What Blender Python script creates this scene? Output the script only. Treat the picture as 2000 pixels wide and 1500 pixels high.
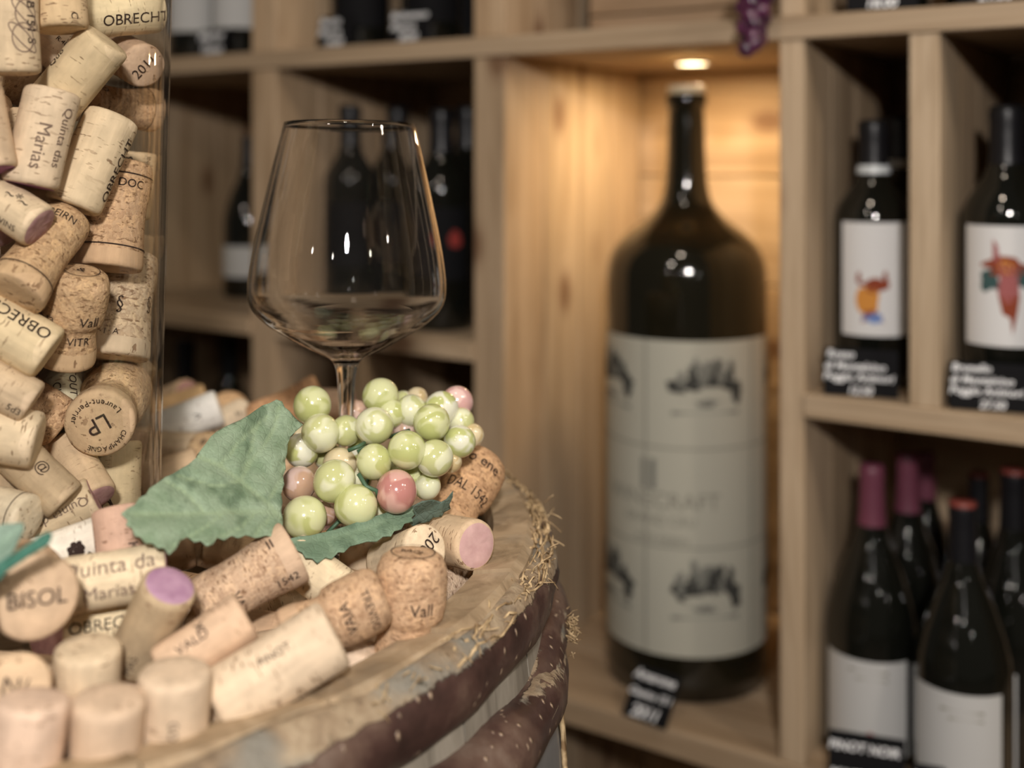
import bpy, bmesh, math, random
import numpy as np
from mathutils import Vector, Matrix, noise
from mathutils.geometry import delaunay_2d_cdt
random.seed(7)
C = bpy.context.scene
for o in list(bpy.data.objects): bpy.data.objects.remove(o)
PI = math.pi
F = 2250.0            # focal length in pixels of the 2000 px wide frame
CZ = 1.16             # camera height
TH = math.radians(33.0)   # the rack stands turned by this angle
U = Vector((math.cos(TH), -math.sin(TH), 0)); N = Vector((math.sin(TH), math.cos(TH), 0)); RC = 1.05

# ------------------------------------------------------------------ camera, light, exposure
cam = bpy.data.cameras.new('camera'); camo = bpy.data.objects.new('camera', cam); C.collection.objects.link(camo)
camo.location = (0, 0, CZ); camo.rotation_euler = (PI/2, 0, 0)
cam.sensor_width = 36; cam.lens = 36*F/2000; cam.shift_y = -450/2000
cam.clip_start = .02
cam.dof.use_dof = True; cam.dof.focus_distance = .585; cam.dof.aperture_fstop = 3.9
C.camera = camo
w = bpy.data.worlds.new('world'); C.world = w; w.use_nodes = True
w.node_tree.nodes['Background'].inputs[0].default_value = (1.0, .86, .70, 1)
w.node_tree.nodes['Background'].inputs[1].default_value = .045
def lamp(name, kind, loc, power, col, size=.05, target=None, spot=None):
    l = bpy.data.lights.new(name, kind); l.energy = power; l.color = col
    if kind == 'AREA': l.shape = 'DISK'; l.size = size
    else: l.shadow_soft_size = size
    if spot: l.spot_size = math.radians(spot); l.spot_blend = .5
    o = bpy.data.objects.new(name, l); C.collection.objects.link(o); o.location = loc
    if target: o.rotation_euler = (Vector(target)-Vector(loc)).to_track_quat('-Z', 'Y').to_euler()
    return o
lamp('flash_lamp', 'AREA', (.04, -.50, CZ+.40), 16, (1.0, .935, .885), .09, (0, .9, CZ-.2))
lamp('ceiling_spot_lamp', 'AREA', (-.95, -.6, CZ+1.15), 4.5, (1.0, .87, .73), .12, (-.3, .8, CZ-.2))
lamp('ceiling_spot_lamp', 'AREA', (.98, -.12, CZ+1.0), 5.5, (1.0, .87, .73), .12, (.1, .8, CZ-.2))
lamp('ceiling_spot_lamp', 'AREA', (-.15, .28, CZ+1.25), 3, (1.0, .84, .66), .10, (-.1, .75, CZ-.2))
lamp('ceiling_spot_lamp', 'AREA', (1.30, .12, CZ+.85), 3.5, (1.0, .86, .7), .10, (.5, 1.0, CZ-.3))
for lx, ly, lz in ((-1.5, -1.3, .75), (1.5, -1.6, .85), (-.6, -2.2, .9), (.7, -2.4, .55), (2.0, -.6, .8)):  # unseen lamps, added to put more highlights on glass and bottles
    lamp('highlight_lamp', 'AREA', (lx, ly, CZ+lz), 1.3, (1.0, .93, .82), .045, (-.1, .8, CZ-.1))
C.view_settings.view_transform = 'Standard'; C.view_settings.look = 'None'
C.view_settings.exposure = 0; C.view_settings.gamma = 1; C.view_settings.use_curve_mapping = False
try:
    C.cycles.use_denoising = True; C.cycles.sample_clamp_indirect = 4; C.cycles.caustics_reflective = False
    C.cycles.transparent_max_bounces = 24; C.cycles.transmission_bounces = 16; C.cycles.max_bounces = 16
except Exception: pass

# ------------------------------------------------------------------ helpers
def P(px, py, D): return Vector(((px-1000)*D/F, D, CZ-(py-300)*D/F))
def link(o, parent=None):
    C.collection.objects.link(o)
    if parent: o.parent = parent
    return o
def tag(o, label=None, cat=None, group=None, kind=None):
    if label: o['label'] = label
    if cat: o['category'] = cat
    if group: o['group'] = group
    if kind: o['kind'] = kind
    return o
def empty(name, loc, rz=0):
    o = bpy.data.objects.new(name, None); o.location = loc; o.rotation_euler = (0, 0, rz); o.empty_display_size = .02
    return link(o)
def mesh(name, verts, faces, mats=(), smooth=True, fm=None):
    me = bpy.data.meshes.new(name); me.from_pydata([tuple(v) for v in verts], [], faces); me.update()
    for m in mats: me.materials.append(m)
    if smooth: me.polygons.foreach_set('use_smooth', [True]*len(me.polygons))
    if fm: me.polygons.foreach_set('material_index', fm)
    return me
def obj(name, me, parent=None, loc=None):
    o = bpy.data.objects.new(name, me)
    if loc is not None: o.location = loc
    return link(o, parent)
def lathe(prof, seg=40, fn=None):
    vs, fs = [], []
    for r, z in prof:
        for i in range(seg):
            a = 2*PI*i/seg; q = r*(fn(a, z) if fn else 1)
            vs.append((q*math.cos(a), q*math.sin(a), z))
    n = len(prof)
    for k in range(n-1):
        for i in range(seg):
            j = (i+1) % seg
            fs.append((k*seg+i, k*seg+j, (k+1)*seg+j, (k+1)*seg+i))
    return vs, fs
def caps(vs, fs, seg, n, bot=True, top=True):
    if bot: fs.append(tuple(range(seg-1, -1, -1)))
    if top: fs.append(tuple((n-1)*seg+i for i in range(seg)))
def smoothprof(pts, sub=5):
    out = []
    for i in range(len(pts)-1):
        p0, p1, p2, p3 = pts[max(i-1, 0)], pts[i], pts[i+1], pts[min(i+2, len(pts)-1)]
        for k in range(sub):
            t = k/sub
            out.append(tuple(.5*((2*p1[j])+(-p0[j]+p2[j])*t+(2*p0[j]-5*p1[j]+4*p2[j]-p3[j])*t*t+(-p0[j]+3*p1[j]-3*p2[j]+p3[j])*t**3) for j in range(2)))
    out.append(pts[-1]); return [(max(a, 0), b) for a, b in out]
def boxmesh(name, x0, x1, y0, y1, z0, z1, mat, bev=.0012):
    bm = bmesh.new(); bmesh.ops.create_cube(bm, size=1)
    for v in bm.verts:
        v.co = Vector((x0 if v.co.x < 0 else x1, y0 if v.co.y < 0 else y1, z0 if v.co.z < 0 else z1))
    if bev: bmesh.ops.bevel(bm, geom=bm.edges[:], offset=bev, segments=1, affect='EDGES')
    me = bpy.data.meshes.new(name); bm.to_mesh(me); bm.free(); me.materials.append(mat); return me
def tube(path, rad, seg=6, closed=False):
    vs, fs = [], []; n = len(path)
    for i, p in enumerate(path):
        a = Vector(path[max(i-1, 0)]); b = Vector(path[min(i+1, n-1)]); t = (b-a)
        t = t.normalized() if t.length > 1e-9 else Vector((0, 0, 1))
        x = t.cross(Vector((0, 0, 1))); x = x.normalized() if x.length > 1e-4 else Vector((1, 0, 0)); y = t.cross(x)
        r = rad[i] if isinstance(rad, (list, tuple)) else rad
        for k in range(seg):
            q = 2*PI*k/seg; vs.append(Vector(p)+x*(r*math.cos(q))+y*(r*math.sin(q)))
    for i in range(n-1):
        for k in range(seg):
            l = (k+1) % seg; fs.append((i*seg+k, i*seg+l, (i+1)*seg+l, (i+1)*seg+k))
    fs.append(tuple(range(seg-1, -1, -1))); fs.append(tuple((n-1)*seg+k for k in range(seg)))
    return vs, fs
def merge(lst):
    V, Fc = [], []
    for vs, fs in lst:
        o = len(V); V += [tuple(v) for v in vs]; Fc += [tuple(i+o for i in f) for f in fs]
    return V, Fc
def inside(p, poly):
    x, y = p; r = False; j = len(poly)-1
    for i in range(len(poly)):
        xi, yi = poly[i]; xj, yj = poly[j]
        if (yi > y) != (yj > y) and x < (xj-xi)*(y-yi)/(yj-yi)+xi: r = not r
        j = i
    return r
def fillpoly(poly, step):
    """triangulated polygon with interior grid points -> 2d verts, faces"""
    xs = [p[0] for p in poly]; ys = [p[1] for p in poly]
    pts = [Vector(p) for p in poly]; n = len(pts)
    y = min(ys)+step/2; row = 0
    while y < max(ys):
        x = min(xs)+(step/2 if row % 2 else 0)
        while x < max(xs):
            if inside((x, y), poly) and min((x-a)**2+(y-b)**2 for a, b in poly) > (.4*step)**2: pts.append(Vector((x, y)))
            x += step
        y += step*.87; row += 1
    v, e, f, *_ = delaunay_2d_cdt(pts, [(i, (i+1) % n) for i in range(n)], [list(range(n))], 1, 1e-7)
    return [tuple(a) for a in v], [tuple(a) for a in f]
def blob(cx, cy, rx, ry, rough, seed, n=28):
    out = []
    for i in range(n):
        a = 2*PI*i/n; k = 1+rough*noise.noise(Vector((math.cos(a)*1.7+seed*3.1, math.sin(a)*1.7, seed*1.3)))*2
        out.append((cx+rx*k*math.cos(a), cy+ry*k*math.sin(a)))
    return out
_tx = {}
def textmesh(s, bold=0):
    s, body = (s, bold), s
    if s not in _tx:
        cu = bpy.data.curves.new('t', 'FONT'); cu.body = body; cu.offset = bold; cu.size = 1; cu.resolution_u = 3; cu.align_x = 'CENTER'
        o = bpy.data.objects.new('t', cu); me = bpy.data.meshes.new_from_object(o)
        v = [(a.co.x, a.co.y) for a in me.vertices]; f = [tuple(p.vertices) for p in me.polygons]
        ys = [a[1] for a in v] or [0]; m = (min(ys)+max(ys))/2
        _tx[s] = ([(a, b-m) for a, b in v], f)
        bpy.data.objects.remove(o); bpy.data.curves.remove(cu); bpy.data.meshes.remove(me)
    return _tx[s]

# ------------------------------------------------------------------ materials
class NT:
    def __init__(s, name, rough=.5, spec=.5):
        s.m = bpy.data.materials.new(name); s.m.use_nodes = True; s.t = s.m.node_tree
        s.b = s.t.nodes['Principled BSDF']; s.b.inputs['Roughness'].default_value = rough
        s.b.inputs['Specular IOR Level'].default_value = spec; s.out = s.t.nodes['Material Output']
    def n(s, typ, **kw):
        x = s.t.nodes.new(typ)
        for k, v in kw.items():
            if k.startswith('_'): setattr(x, k[1:], v)
            else:
                key = k.replace('__', ' ')
                sock = x.inputs[int(key[1:])] if key[0] == 'i' and key[1:].isdigit() else x.inputs[key]
                if hasattr(v, 'is_output'): s.t.links.new(v, sock)
                else: sock.default_value = v
        return x
    def L(s, a, b): s.t.links.new(a, b)
    def ramp(s, f, stops):
        r = s.n('ShaderNodeValToRGB', Fac=f); e = r.color_ramp.elements
        while len(e) < len(stops): e.new(.5)
        for q, (p, c) in zip(e, stops):
            q.position = p; q.color = (c, c, c, 1) if isinstance(c, (int, float)) else (*c, 1)
        return r.outputs[0]
    def math(s, op, a, b=.5): return s.n('ShaderNodeMath', _operation=op, i0=a, i1=b).outputs[0]
    def mix(s, f, a, b, mode='MIX'):
        x = s.t.nodes.new('ShaderNodeMixRGB'); x.blend_type = mode
        for k, v in ((0, f), (1, a), (2, b)):
            if hasattr(v, 'is_output'): s.L(v, x.inputs[k])
            else: x.inputs[k].default_value = v if k == 0 else ((*v, 1) if len(v) == 3 else v)
        return x.outputs[0]
    def coord(s, scale=(1, 1, 1), rnd=True, kind='Object'):
        tc = s.n('ShaderNodeTexCoord').outputs[kind]
        if rnd:
            r = s.n('ShaderNodeObjectInfo').outputs['Random']; k = s.math('MULTIPLY', r, 37.0)
            tc = s.n('ShaderNodeVectorMath', _operation='ADD', i0=tc, i1=k).outputs[0]
        return s.n('ShaderNodeMapping', Vector=tc, Scale=scale).outputs[0]
    def noise(s, v, scale, detail=3, rough=.55, dist=0):
        return s.n('ShaderNodeTexNoise', Vector=v, Scale=scale, Detail=detail, Roughness=rough, Distortion=dist).outputs[0]
    def bump(s, h, strength, dist):
        s.L(s.n('ShaderNodeBump', Height=h, Strength=strength, Distance=dist).outputs[0], s.b.inputs['Normal'])
    def base(s, c):
        if hasattr(c, 'is_output'): s.L(c, s.b.inputs['Base Color'])
        else: s.b.inputs['Base Color'].default_value = (*c, 1)
def plain(name, c, rough=.5, spec=.5, metal=0):
    t = NT(name, rough, spec); t.base(c); t.b.inputs['Metallic'].default_value = metal; return t.m
def m_cork(name, agg=False, end=False):
    t = NT(name, .75, .25); v = t.coord(); col = t.n('ShaderNodeObjectInfo').outputs['Color']
    n1 = t.noise(v, 110, 4); c = t.mix(1, col, t.ramp(n1, [(.25, .82), (.6, 1.02), (.8, 1.12)]), 'MULTIPLY')
    if agg:
        vo = t.n('ShaderNodeTexVoronoi', Vector=t.n('ShaderNodeVectorMath', _operation='ADD', i0=v, i1=t.n('ShaderNodeVectorMath', _operation='SCALE', i0=t.n('ShaderNodeTexNoise', Vector=v, Scale=300.0).outputs[1], Scale=.010).outputs[0]).outputs[0], Scale=360.0)
        g = t.ramp(t.n('ShaderNodeSeparateColor', Color=vo.outputs['Color']).outputs[0], [(0, (.68, .58, .50)), (.5, (1, .98, .95)), (1, (1.22, 1.15, 1.02))])
        c = t.mix(.6, c, g, 'MULTIPLY')
        ed = t.ramp(vo.outputs['Distance'], [(.45, 0), (.95, 1)]); c = t.mix(t.math('MULTIPLY', ed, .40), c, (.16, .075, .035))
        pit = t.ramp(t.noise(t.coord((.7, .7, 2.0)), 400, 2), [(.60, 0), (.65, 1)])
        h = t.math('SUBTRACT', t.math('MULTIPLY', n1, .5), vo.outputs['Distance'])
    else:
        v2 = t.coord((1, 1, .45) if end else (.5, .5, 2.2))
        pit = t.math('MULTIPLY', t.ramp(t.noise(v2, 300, 2), [(.615, 0), (.66, 1)]), t.ramp(t.noise(v, 45, 1), [(.42, .15), (.6, 1)]))
        str_ = t.noise(t.coord((1.2, 1.2, .12)), 260, 3); c = t.mix(.35, c, t.ramp(str_, [(.3, .72), (.65, 1.1)]), 'MULTIPLY')
        h = t.math('ADD', t.math('MULTIPLY', n1, .6), str_)
    c = t.mix(t.math('MULTIPLY', pit, .75), c, (.17, .085, .04)); t.base(c)
    h = t.math('SUBTRACT', h, pit); t.bump(h, .5, .0007)
    return t.m
CORK, CORKA, CORKE = m_cork('natural_cork'), m_cork('agglomerate_cork', True), m_cork('cork_end_grain', False, True)
def m_stain(name, c, c2):
    t = NT(name, .75, .2); v = t.coord(); n = t.noise(v, 150, 4); t.base(t.mix(t.ramp(n, [(.35, 0), (.65, 1)]), c, c2)); t.bump(n, .4, .0006); return t.m
PURPLE = m_stain('wine_stained_cork', (.33, .13, .27), (.44, .20, .37))
MAUVE = m_stain('faded_wine_stain', (.38, .21, .22), (.55, .34, .33))
DARKP = m_stain('dark_wine_stain', (.055, .025, .055), (.11, .05, .10))
PALEE = m_stain('pale_plastic_cork', (.56, .50, .36), (.66, .60, .45))
INK = plain('printed_ink', (.035, .022, .018), .8, .1)
INKB = plain('faded_ink', (.20, .14, .11), .85, .1)
def m_wood(name, axis, tint=(1, 1, 1), dark=1.0):
    """pine: grain along axis 0/1/2 of object space, with knots"""
    t = NT(name, .55, .3); sc = [14.0]*3; sc[axis] = .9
    v = t.coord(tuple(sc)); n = t.noise(v, 2.2, 5, .6, 1.2)
    c = t.ramp(n, [(.25, (.25, .17, .10)), (.45, (.385, .28, .178)), (.58, (.46, .345, .23)), (.75, (.33, .235, .145))])
    fine = [90.0]*3; fine[axis] = 2.0
    c = t.mix(.45, c, t.ramp(t.noise(t.coord(tuple(fine)), 1.5, 3), [(.3, .72), (.7, 1.12)]), 'MULTIPLY')
    ks = [12.5]*3; ks[axis] = 7.0
    vo = t.n('ShaderNodeTexVoronoi', Vector=t.coord(tuple(ks)), Scale=1.0, Randomness=1.0)
    k = t.ramp(vo.outputs['Distance'], [(.06, 1), (.12, .85), (.18, .30), (.27, 0)])
    c = t.mix(t.math('MULTIPLY', k, .8), c, (.13, .06, .028))
    col = t.n('ShaderNodeObjectInfo').outputs['Color']; c = t.mix(1, c, col, 'MULTIPLY')
    if dark != 1: c = t.mix(1, c, (dark, dark, dark), 'MULTIPLY')
    t.base(t.mix(1, c, tint, 'MULTIPLY')); t.bump(n, .15, .002); return t.m
WX, WY, WZ = m_wood('pine_along_shelf', 0), m_wood('pine_across', 1), m_wood('pine_upright', 2)

# ------------------------------------------------------------------ setting
def m_floor():
    t = NT('stone_floor', .6); v = t.coord(rnd=False); t.base(t.ramp(t.noise(v, 5, 5), [(.3, (.07, .05, .04)), (.7, (.15, .11, .085))])); return t.m
me = boxmesh('floor', -3.5, 3.5, -2.0, 4.0, -.05, 0, m_floor(), 0); tag(obj('floor', me), kind='structure')
def m_plaster():
    t = NT('cellar_plaster', .9, .1); v = t.coord(rnd=False); n = t.noise(v, 9, 5); t.base(t.ramp(n, [(.3, (.30, .25, .19)), (.7, (.42, .36, .28))])); t.bump(n, .3, .01); return t.m
wb = obj('wall_back', boxmesh('wall_back', -3, 3, 0, .1, 0, 2.75, m_plaster(), 0)); wb.location = U*-.3+N*(RC+.375); wb.rotation_euler = (0, 0, -TH); tag(wb, kind='structure')

# ------------------------------------------------------------------ wine rack (local x along the shelf, y into depth)
rack = empty('wine_rack', U*-.5+N*RC, -TH)
tag(rack, 'pale knotty pine wine rack with square compartments and a lamp-lit niche', 'rack')
def rp(s, d, z): return U*s+N*(RC+d)+Vector((0, 0, CZ+z))
def rbox(name, s0, s1, d0, d1, z0, z1, mat, parent=rack, tone=1.0, hue=0):
    o = obj(name, boxmesh(name, s0+.5, s1+.5, d0, d1, z0+CZ, z1+CZ, mat), parent)
    o.color = (tone*(1+hue), tone, tone*(1-hue), 1); return o
def at_px(px, d):
    t = (px-1000)/F; return (RC+d)*(math.cos(TH)*t-math.sin(TH))/(math.cos(TH)+math.sin(TH)*t)
DEP = .33
rnd = random.Random(3)
def upright(s0, s1, z0, z1, name='upright', d1=DEP):
    """a glued panel: the parent is its front stave, the staves behind are its planks"""
    n = 4; p = None
    for k in range(n):
        a = d1*k/n + (.0006 if k else 0); b = d1*(k+1)/n
        o = rbox(name if k == 0 else 'plank', s0, s1, a, b, z0, z1, WZ, rack if k == 0 else p, .80+.36*rnd.random(), .08*(rnd.random()-.5))
        if k == 0: p = o
    return p
def backing(s0, s1, z0, z1):
    n = max(1, round((z1-z0)/.145)); p = None
    for k in range(n):
        a = z0+(z1-z0)*k/n+.0009; b = z0+(z1-z0)*(k+1)/n-.0009
        o = rbox('back_panel' if k == 0 else 'plank', s0, s1, DEP+.002, DEP+.018, a, b, WX, rack if k == 0 else p, .9+.2*rnd.random(), .04*(rnd.random()-.5))
        if k == 0: p = o
ZT0, ZT1 = .107, .129        # upper shelf
ZL0, ZL1 = -.231, -.209      # middle shelf, left bays
ZR0, ZR1 = -.246, -.224      # middle shelf, right bays
ZB0, ZB1 = -.600, -.573      # bottom shelf
SL, SR = -1.80, .42
def shelf(s0, s1, z0, z1):
    p = None
    for k in range(3):
        o = rbox('shelf_board' if k == 0 else 'plank', s0, s1, DEP*k/3+(.0006 if k else -.003), DEP*(k+1)/3, z0, z1, WX, rack if k == 0 else p, .9+.2*rnd.random(), .05*(rnd.random()-.5))
        if k == 0: p = o
shelf(SL, SR, ZT0, ZT1); shelf(SL, SR, ZB0, ZB1); shelf(SL, SR, .46, .485); shelf(SL, SR, -1.16, -1.13)
posts = [(-1.45, -1.41), (-1.0776, -1.0353), (-.7326, -.6918), (-.3808, -.357), (.09, .114)]
for a, b in posts:
    upright(a, b, ZB1, ZT0); upright(a, b, ZT1, .46); upright(a, b, -1.13, ZB0)
upright(SL-.03, SL, -1.16, .485, 'side_panel'); upright(SR, SR+.03, -1.16, .485, 'side_panel')
for a, b in ((SL, -1.45), (-1.41, -1.0776), (-1.0353, -.7326)): shelf(a, b, ZL0, ZL1)
for a, b in ((-.357, .09), (.114, SR)): shelf(a, b, ZR0, ZR1)
upright(-.2616, -.2354, ZR1, ZT0, 'divider'); upright(-.13, -.104, ZR1, ZT0, 'divider')
sd = at_px(750, .05); upright(sd-.012, sd+.012, ZB1, ZL0, 'divider', .30)
ed = [SL]+[x for p in posts for x in p]+[SR]
for i in range(0, len(ed), 2):
    a, b = ed[i], ed[i+1]
    backing(a-.012, b+.012, ZB1, ZT0); backing(a-.012, b+.012, ZT1, .46); backing(a-.012, b+.012, -1.13, ZB0)
# niche lamp
def m_emit(c, s):
    m = bpy.data.materials.new('lamp_glow'); m.use_nodes = True; t = m.node_tree; t.nodes.remove(t.nodes['Principled BSDF'])
    e = t.nodes.new('ShaderNodeEmission'); e.inputs[0].default_value = (*c, 1); e.inputs[1].default_value = s
    t.links.new(e.outputs[0], t.nodes['Material Output'].inputs[0]); return m
STEEL = plain('brushed_steel', (.6, .57, .52), .3, .5, 1)
sp = rp(-.55, .179, ZT0)
pk = empty('puck_light', sp); tag(pk, 'round glowing puck light under the shelf above the giant bottle', 'lamp')
vs, fs = lathe([(.0185, -.002), (.0185, -.0042), (.0235, -.0042), (.0245, -.003), (.0245, 0)], 32); obj('bezel', mesh('bezel', vs, fs, [STEEL]), pk)
vs, fs = lathe([(.0185, -.0032), (.001, -.0036)], 32); fs.append(tuple(range(32, 64))); obj('diffuser', mesh('diffuser', vs, fs, [m_emit((1, .78, .45), 14)], False), pk)
nl = lamp('niche_lamp', 'AREA', sp-Vector((0, 0, .008)), 1.5, (1.0, .70, .38), .036, sp-Vector((0, 0, 1)))

# ------------------------------------------------------------------ bottles
def m_bottle(name, c, rough=.06):
    t = NT(name, rough, .55); t.base(c); t.b.inputs['Coat Weight'].default_value = .3; t.b.inputs['Coat Roughness'].default_value = .03; return t.m
BG = m_bottle('dark_bottle_glass', (.006, .0065, .005)); BG2 = m_bottle('green_black_glass', (.010, .009, .005), .09)
CAPB, CAPW = plain('black_capsule', (.008, .008, .010), .35, .35), plain('pale_capsule_band', (.62, .66, .68), .4)
CAPP, CAPR = plain('wine_red_capsule', (.155, .042, .07), .4), plain('red_black_capsule', (.035, .014, .014), .35)
CAPRT = plain('red_capsule_disc', (.20, .045, .035), .4)
PAPER, CREAM = plain('white_label_paper', (.70, .70, .70), .75, .2), plain('cream_label_paper', (.44, .43, .36), .7, .25)
GREYL = plain('grey_label_paper', (.52, .52, .51), .75, .2)
BLACK = plain('black_card', (.006, .006, .007), .75, .12); CHALK = plain('chalk_white', (.85, .86, .88), .8, .1)
ORANGE, RUST, BLUE, TEAL = plain('orange_print', (.62, .27, .06), .8, .1), plain('rust_print', (.26, .06, .03), .8, .1), plain('blue_print', (.16, .26, .55), .8, .1), plain('dark_teal_print', (.05, .10, .10), .8, .1)
ROSE = plain('rose_print', (.36, .12, .12), .8, .1); REDP = plain('red_print', (.25, .035, .028), .7, .2); LINE = plain('grey_line_print', (.26, .25, .21), .8, .1)
DARKPR = plain('engraving_print', (.055, .055, .05), .8, .1); MIDPR = plain('engraving_halftone', (.20, .20, .175), .8, .1)
def cylpatch(R, a0, a1, z0, z1, n=24, nz=1, lift=.0003):
    vs, fs = [], []
    for k in range(nz+1):
        for i in range(n+1):
            a = math.radians(a0+(a1-a0)*i/n); r = R+lift
            vs.append((r*math.sin(a), -r*math.cos(a), z0+(z1-z0)*k/nz))
    for k in range(nz):
        for i in range(n):
            q = k*(n+1)+i; fs.append((q, q+1, q+n+2, q+n+1))
    return vs, fs
def cylmap(v2, R, a0, z0, lift=.0006):
    out = []
    for x, y in v2:
        a = math.radians(a0)+x/R; r = R+lift; out.append((r*math.sin(a), -r*math.cos(a), z0+y))
    return out
def bord(R, H): return [(R*.55, .002), (R*.93, 0), (R, .005), (R, H*.62), (R*.985, H*.645), (R*.90, H*.68), (R*.70, H*.72), (R*.52, H*.755), (R*.42, H*.79), (R*.385, H*.83), (R*.375, H*.95), (R*.40, H*.955), (R*.40, H*.985), (R*.36, H*.99)]
def burg(R, H): return [(R*.55, .002), (R*.93, 0), (R, .005), (R, H*.44), (R*.97, H*.49), (R*.86, H*.56), (R*.66, H*.65), (R*.43, H*.73), (R*.30, H*.80), (R*.255, H*.95), (R*.275, H*.955), (R*.275, H*.985), (R*.25, H*.99)]
def smp(prof, z):
    for (r0, z0), (r1, z1) in zip(prof, prof[1:]):
        if z0 <= z <= z1: return r0+(r1-r0)*(z-z0)/max(z1-z0, 1e-9)
    return prof[-1][0]
def bottle(loc, R, H, shape, label, group, caps_=(CAPB, None), cz=(.80, 1.0), band=None, lab=None, prints=(), yaw=0, glass=BG, captop=None):
    b = empty('wine_bottle', loc, math.radians(yaw)); tag(b, label, 'bottle', group)
    pr = shape(R, H); vs, fs = lathe(pr, 40); caps(vs, fs, 40, len(pr)); obj('bottle_body', mesh('bottle_body', vs, fs, [glass]), b)
    zs = [H*cz[0]]+[H*(cz[0]+(cz[1]-cz[0])*k/6) for k in range(1, 6)]+[H*.988, H]
    cp = [(smp(pr, z)+.0006, z) for z in zs[:-1]]+[(smp(pr, H*.985)*.9, H*.9975)]
    vs, fs = lathe(cp, 32); caps(vs, fs, 32, len(cp), False, True)
    c = obj('capsule', mesh('capsule', vs, fs, [caps_[0]]), b)
    if captop:
        vs, fs = lathe([(R*.285, H*.984), (R*.288, H*.991), (R*.26, H*1.0)], 24); caps(vs, fs, 24, 3, False, True); obj('capsule_top', mesh('capsule_top', vs, fs, [captop]), c)
    if band:
        cp = [(smp(pr, H*band[0])+.0011, H*band[0]), (smp(pr, H*band[1])+.0011, H*band[1])]
        vs, fs = lathe(cp, 32); obj('capsule_band', mesh('capsule_band', vs, fs, [band[2]]), c)
    if lab:
        a0, a1, z0, z1, m = lab
        vs, fs = cylpatch(R, a0, a1, z0, z1); l = obj('front_label', mesh('front_label', vs, fs, [m]), b)
        for poly, pm, ac, zc in prints:
            v2, f2 = fillpoly(poly, .004); obj('print', mesh('print', cylmap(v2, R, ac, zc), f2, [pm]), l)
    return b
def on_shelf(px, d, z): return rp(at_px(px, d), d, z+.0005)
def fig1():   # small orange and rust figure above a blue patch
    return [(blob(-.004, 0, .0115, .0125, .14, 3), ORANGE, -4, .085), (blob(.003, .0125, .0125, .006, .25, 5), RUST, -4, .086),
            (blob(-.0115, .019, .0022, .006, .1, 6, 12), RUST, -4, .086), (blob(.013, .018, .0024, .008, .1, 7, 12), RUST, -4, .086),
            (blob(.002, -.0185, .009, .005, .2, 8), BLUE, -4, .086), ([(-.006, -.012), (.002, -.010), (.010, -.022), (.013, -.025), (.006, -.014), (-.004, -.022), (-.009, -.024)], RUST, -4, .0865)]
def fig2():   # bird-like shape in rust, dark teal and rose
    return [(blob(.002, .012, .020, .007, .3, 11), RUST, -2, .112), (blob(-.013, .000, .008, .010, .2, 12), TEAL, -2, .112), (blob(.017, .003, .008, .009, .2, 13), TEAL, -2, .112),
            (blob(.003, -.004, .009, .018, .15, 14), ROSE, -2, .1125), ([(-.006, -.012), (.012, -.012), (.010, -.028), (.006, -.048), (.004, -.033), (-.002, -.030)], RUST, -2, .1128),
            ([(-.010, .015), (-.004, .014), (-.006, .030), (-.010, .036)], ROSE, -2, .1128), (blob(.001, .010, .006, .006, .2, 16), ORANGE, -2, .1132)]
# right bay, upper compartments
bottle(on_shelf(1706, .088, ZR1), .0364, .257, bord, 'dark bottle with pale capsule ring and white label bearing an orange figure', None, band=(.795, .825, CAPW), cz=(.79, 1), lab=(-52, 60, .050, .158, PAPER), prints=fig1(), yaw=-17)
bottle(on_shelf(1757, .185, ZR1), .0364, .263, bord, 'dark bottle with pale capsule ring half hidden behind the orange-figure bottle', None, band=(.795, .825, CAPW), cz=(.79, 1), lab=(-52, 60, .046, .158, PAPER), yaw=14)
bottle(on_shelf(1966, .068, ZR1), .0375, .268, bord, 'dark bottle with white label bearing a rust and teal bird-like print', None, lab=(-62, 62, .054, .160, PAPER), prints=fig2(), yaw=-23)
bottle(on_shelf(2030, .16, ZR1), .0364, .266, bord, 'dark bottle behind the bird-label bottle, only its black neck in view', None, lab=(-55, 55, .05, .16, PAPER), yaw=-20)
# right bay, lower compartment
GB = 'dark bottles crowded on the bottom shelf'
def pl(w): return [([(-w, -.0015), (w, -.0015), (w, .0015), (-w, .0015)], LINE, -4, .091), ([(-w*.7, -.0012), (w*.9, -.0012), (w*.9, .0012), (-w*.7, .0012)], LINE, -2, .084), (blob(0, 0, .007, .006, .2, 21), ROSE, 0, .030)]
bottle(on_shelf(1703, .067, ZB1), .0418, .275, burg, 'sloping dark bottle with wine-red capsule and grey-white label', GB, (CAPP, None), (.79, 1), lab=(-72, 48, .012, .101, GREYL), prints=pl(.018), yaw=-18)
bottle(on_shelf(1880, .035, ZB1), .0425, .262, burg, 'sloping dark bottle with small red top and big grey-white label', GB, (CAPB, None), (.80, 1), lab=(-68, 44, .012, .106, GREYL), prints=pl(.018), yaw=-18, captop=CAPRT)
bottle(on_shelf(1772, .155, ZB1), .038, .268, burg, 'tall wine-red capped bottle standing just behind the grey-label bottles', GB, (CAPP, None), (.78, 1), lab=(-20, 70, .012, .10, GREYL), yaw=-16)
bottle(on_shelf(1808, .24, ZB1), .035, .25, burg, 'wine-red capped bottle at the very back of the bottom shelf', GB, (CAPP, None), (.80, 1))
bottle(on_shelf(1912, .205, ZB1), .035, .245, burg, 'dark bottle with thin red top in the back of the bottom shelf', GB, (CAPB, None), (.80, 1), captop=CAPRT)
bottle(on_shelf(1980, .115, ZB1), .0415, .277, burg, 'dark bottle with red top at the frame edge, sliver of white label', GB, (CAPB, None), (.80, 1), lab=(-70, -10, .012, .10, GREYL), yaw=-10, captop=CAPRT)
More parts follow.
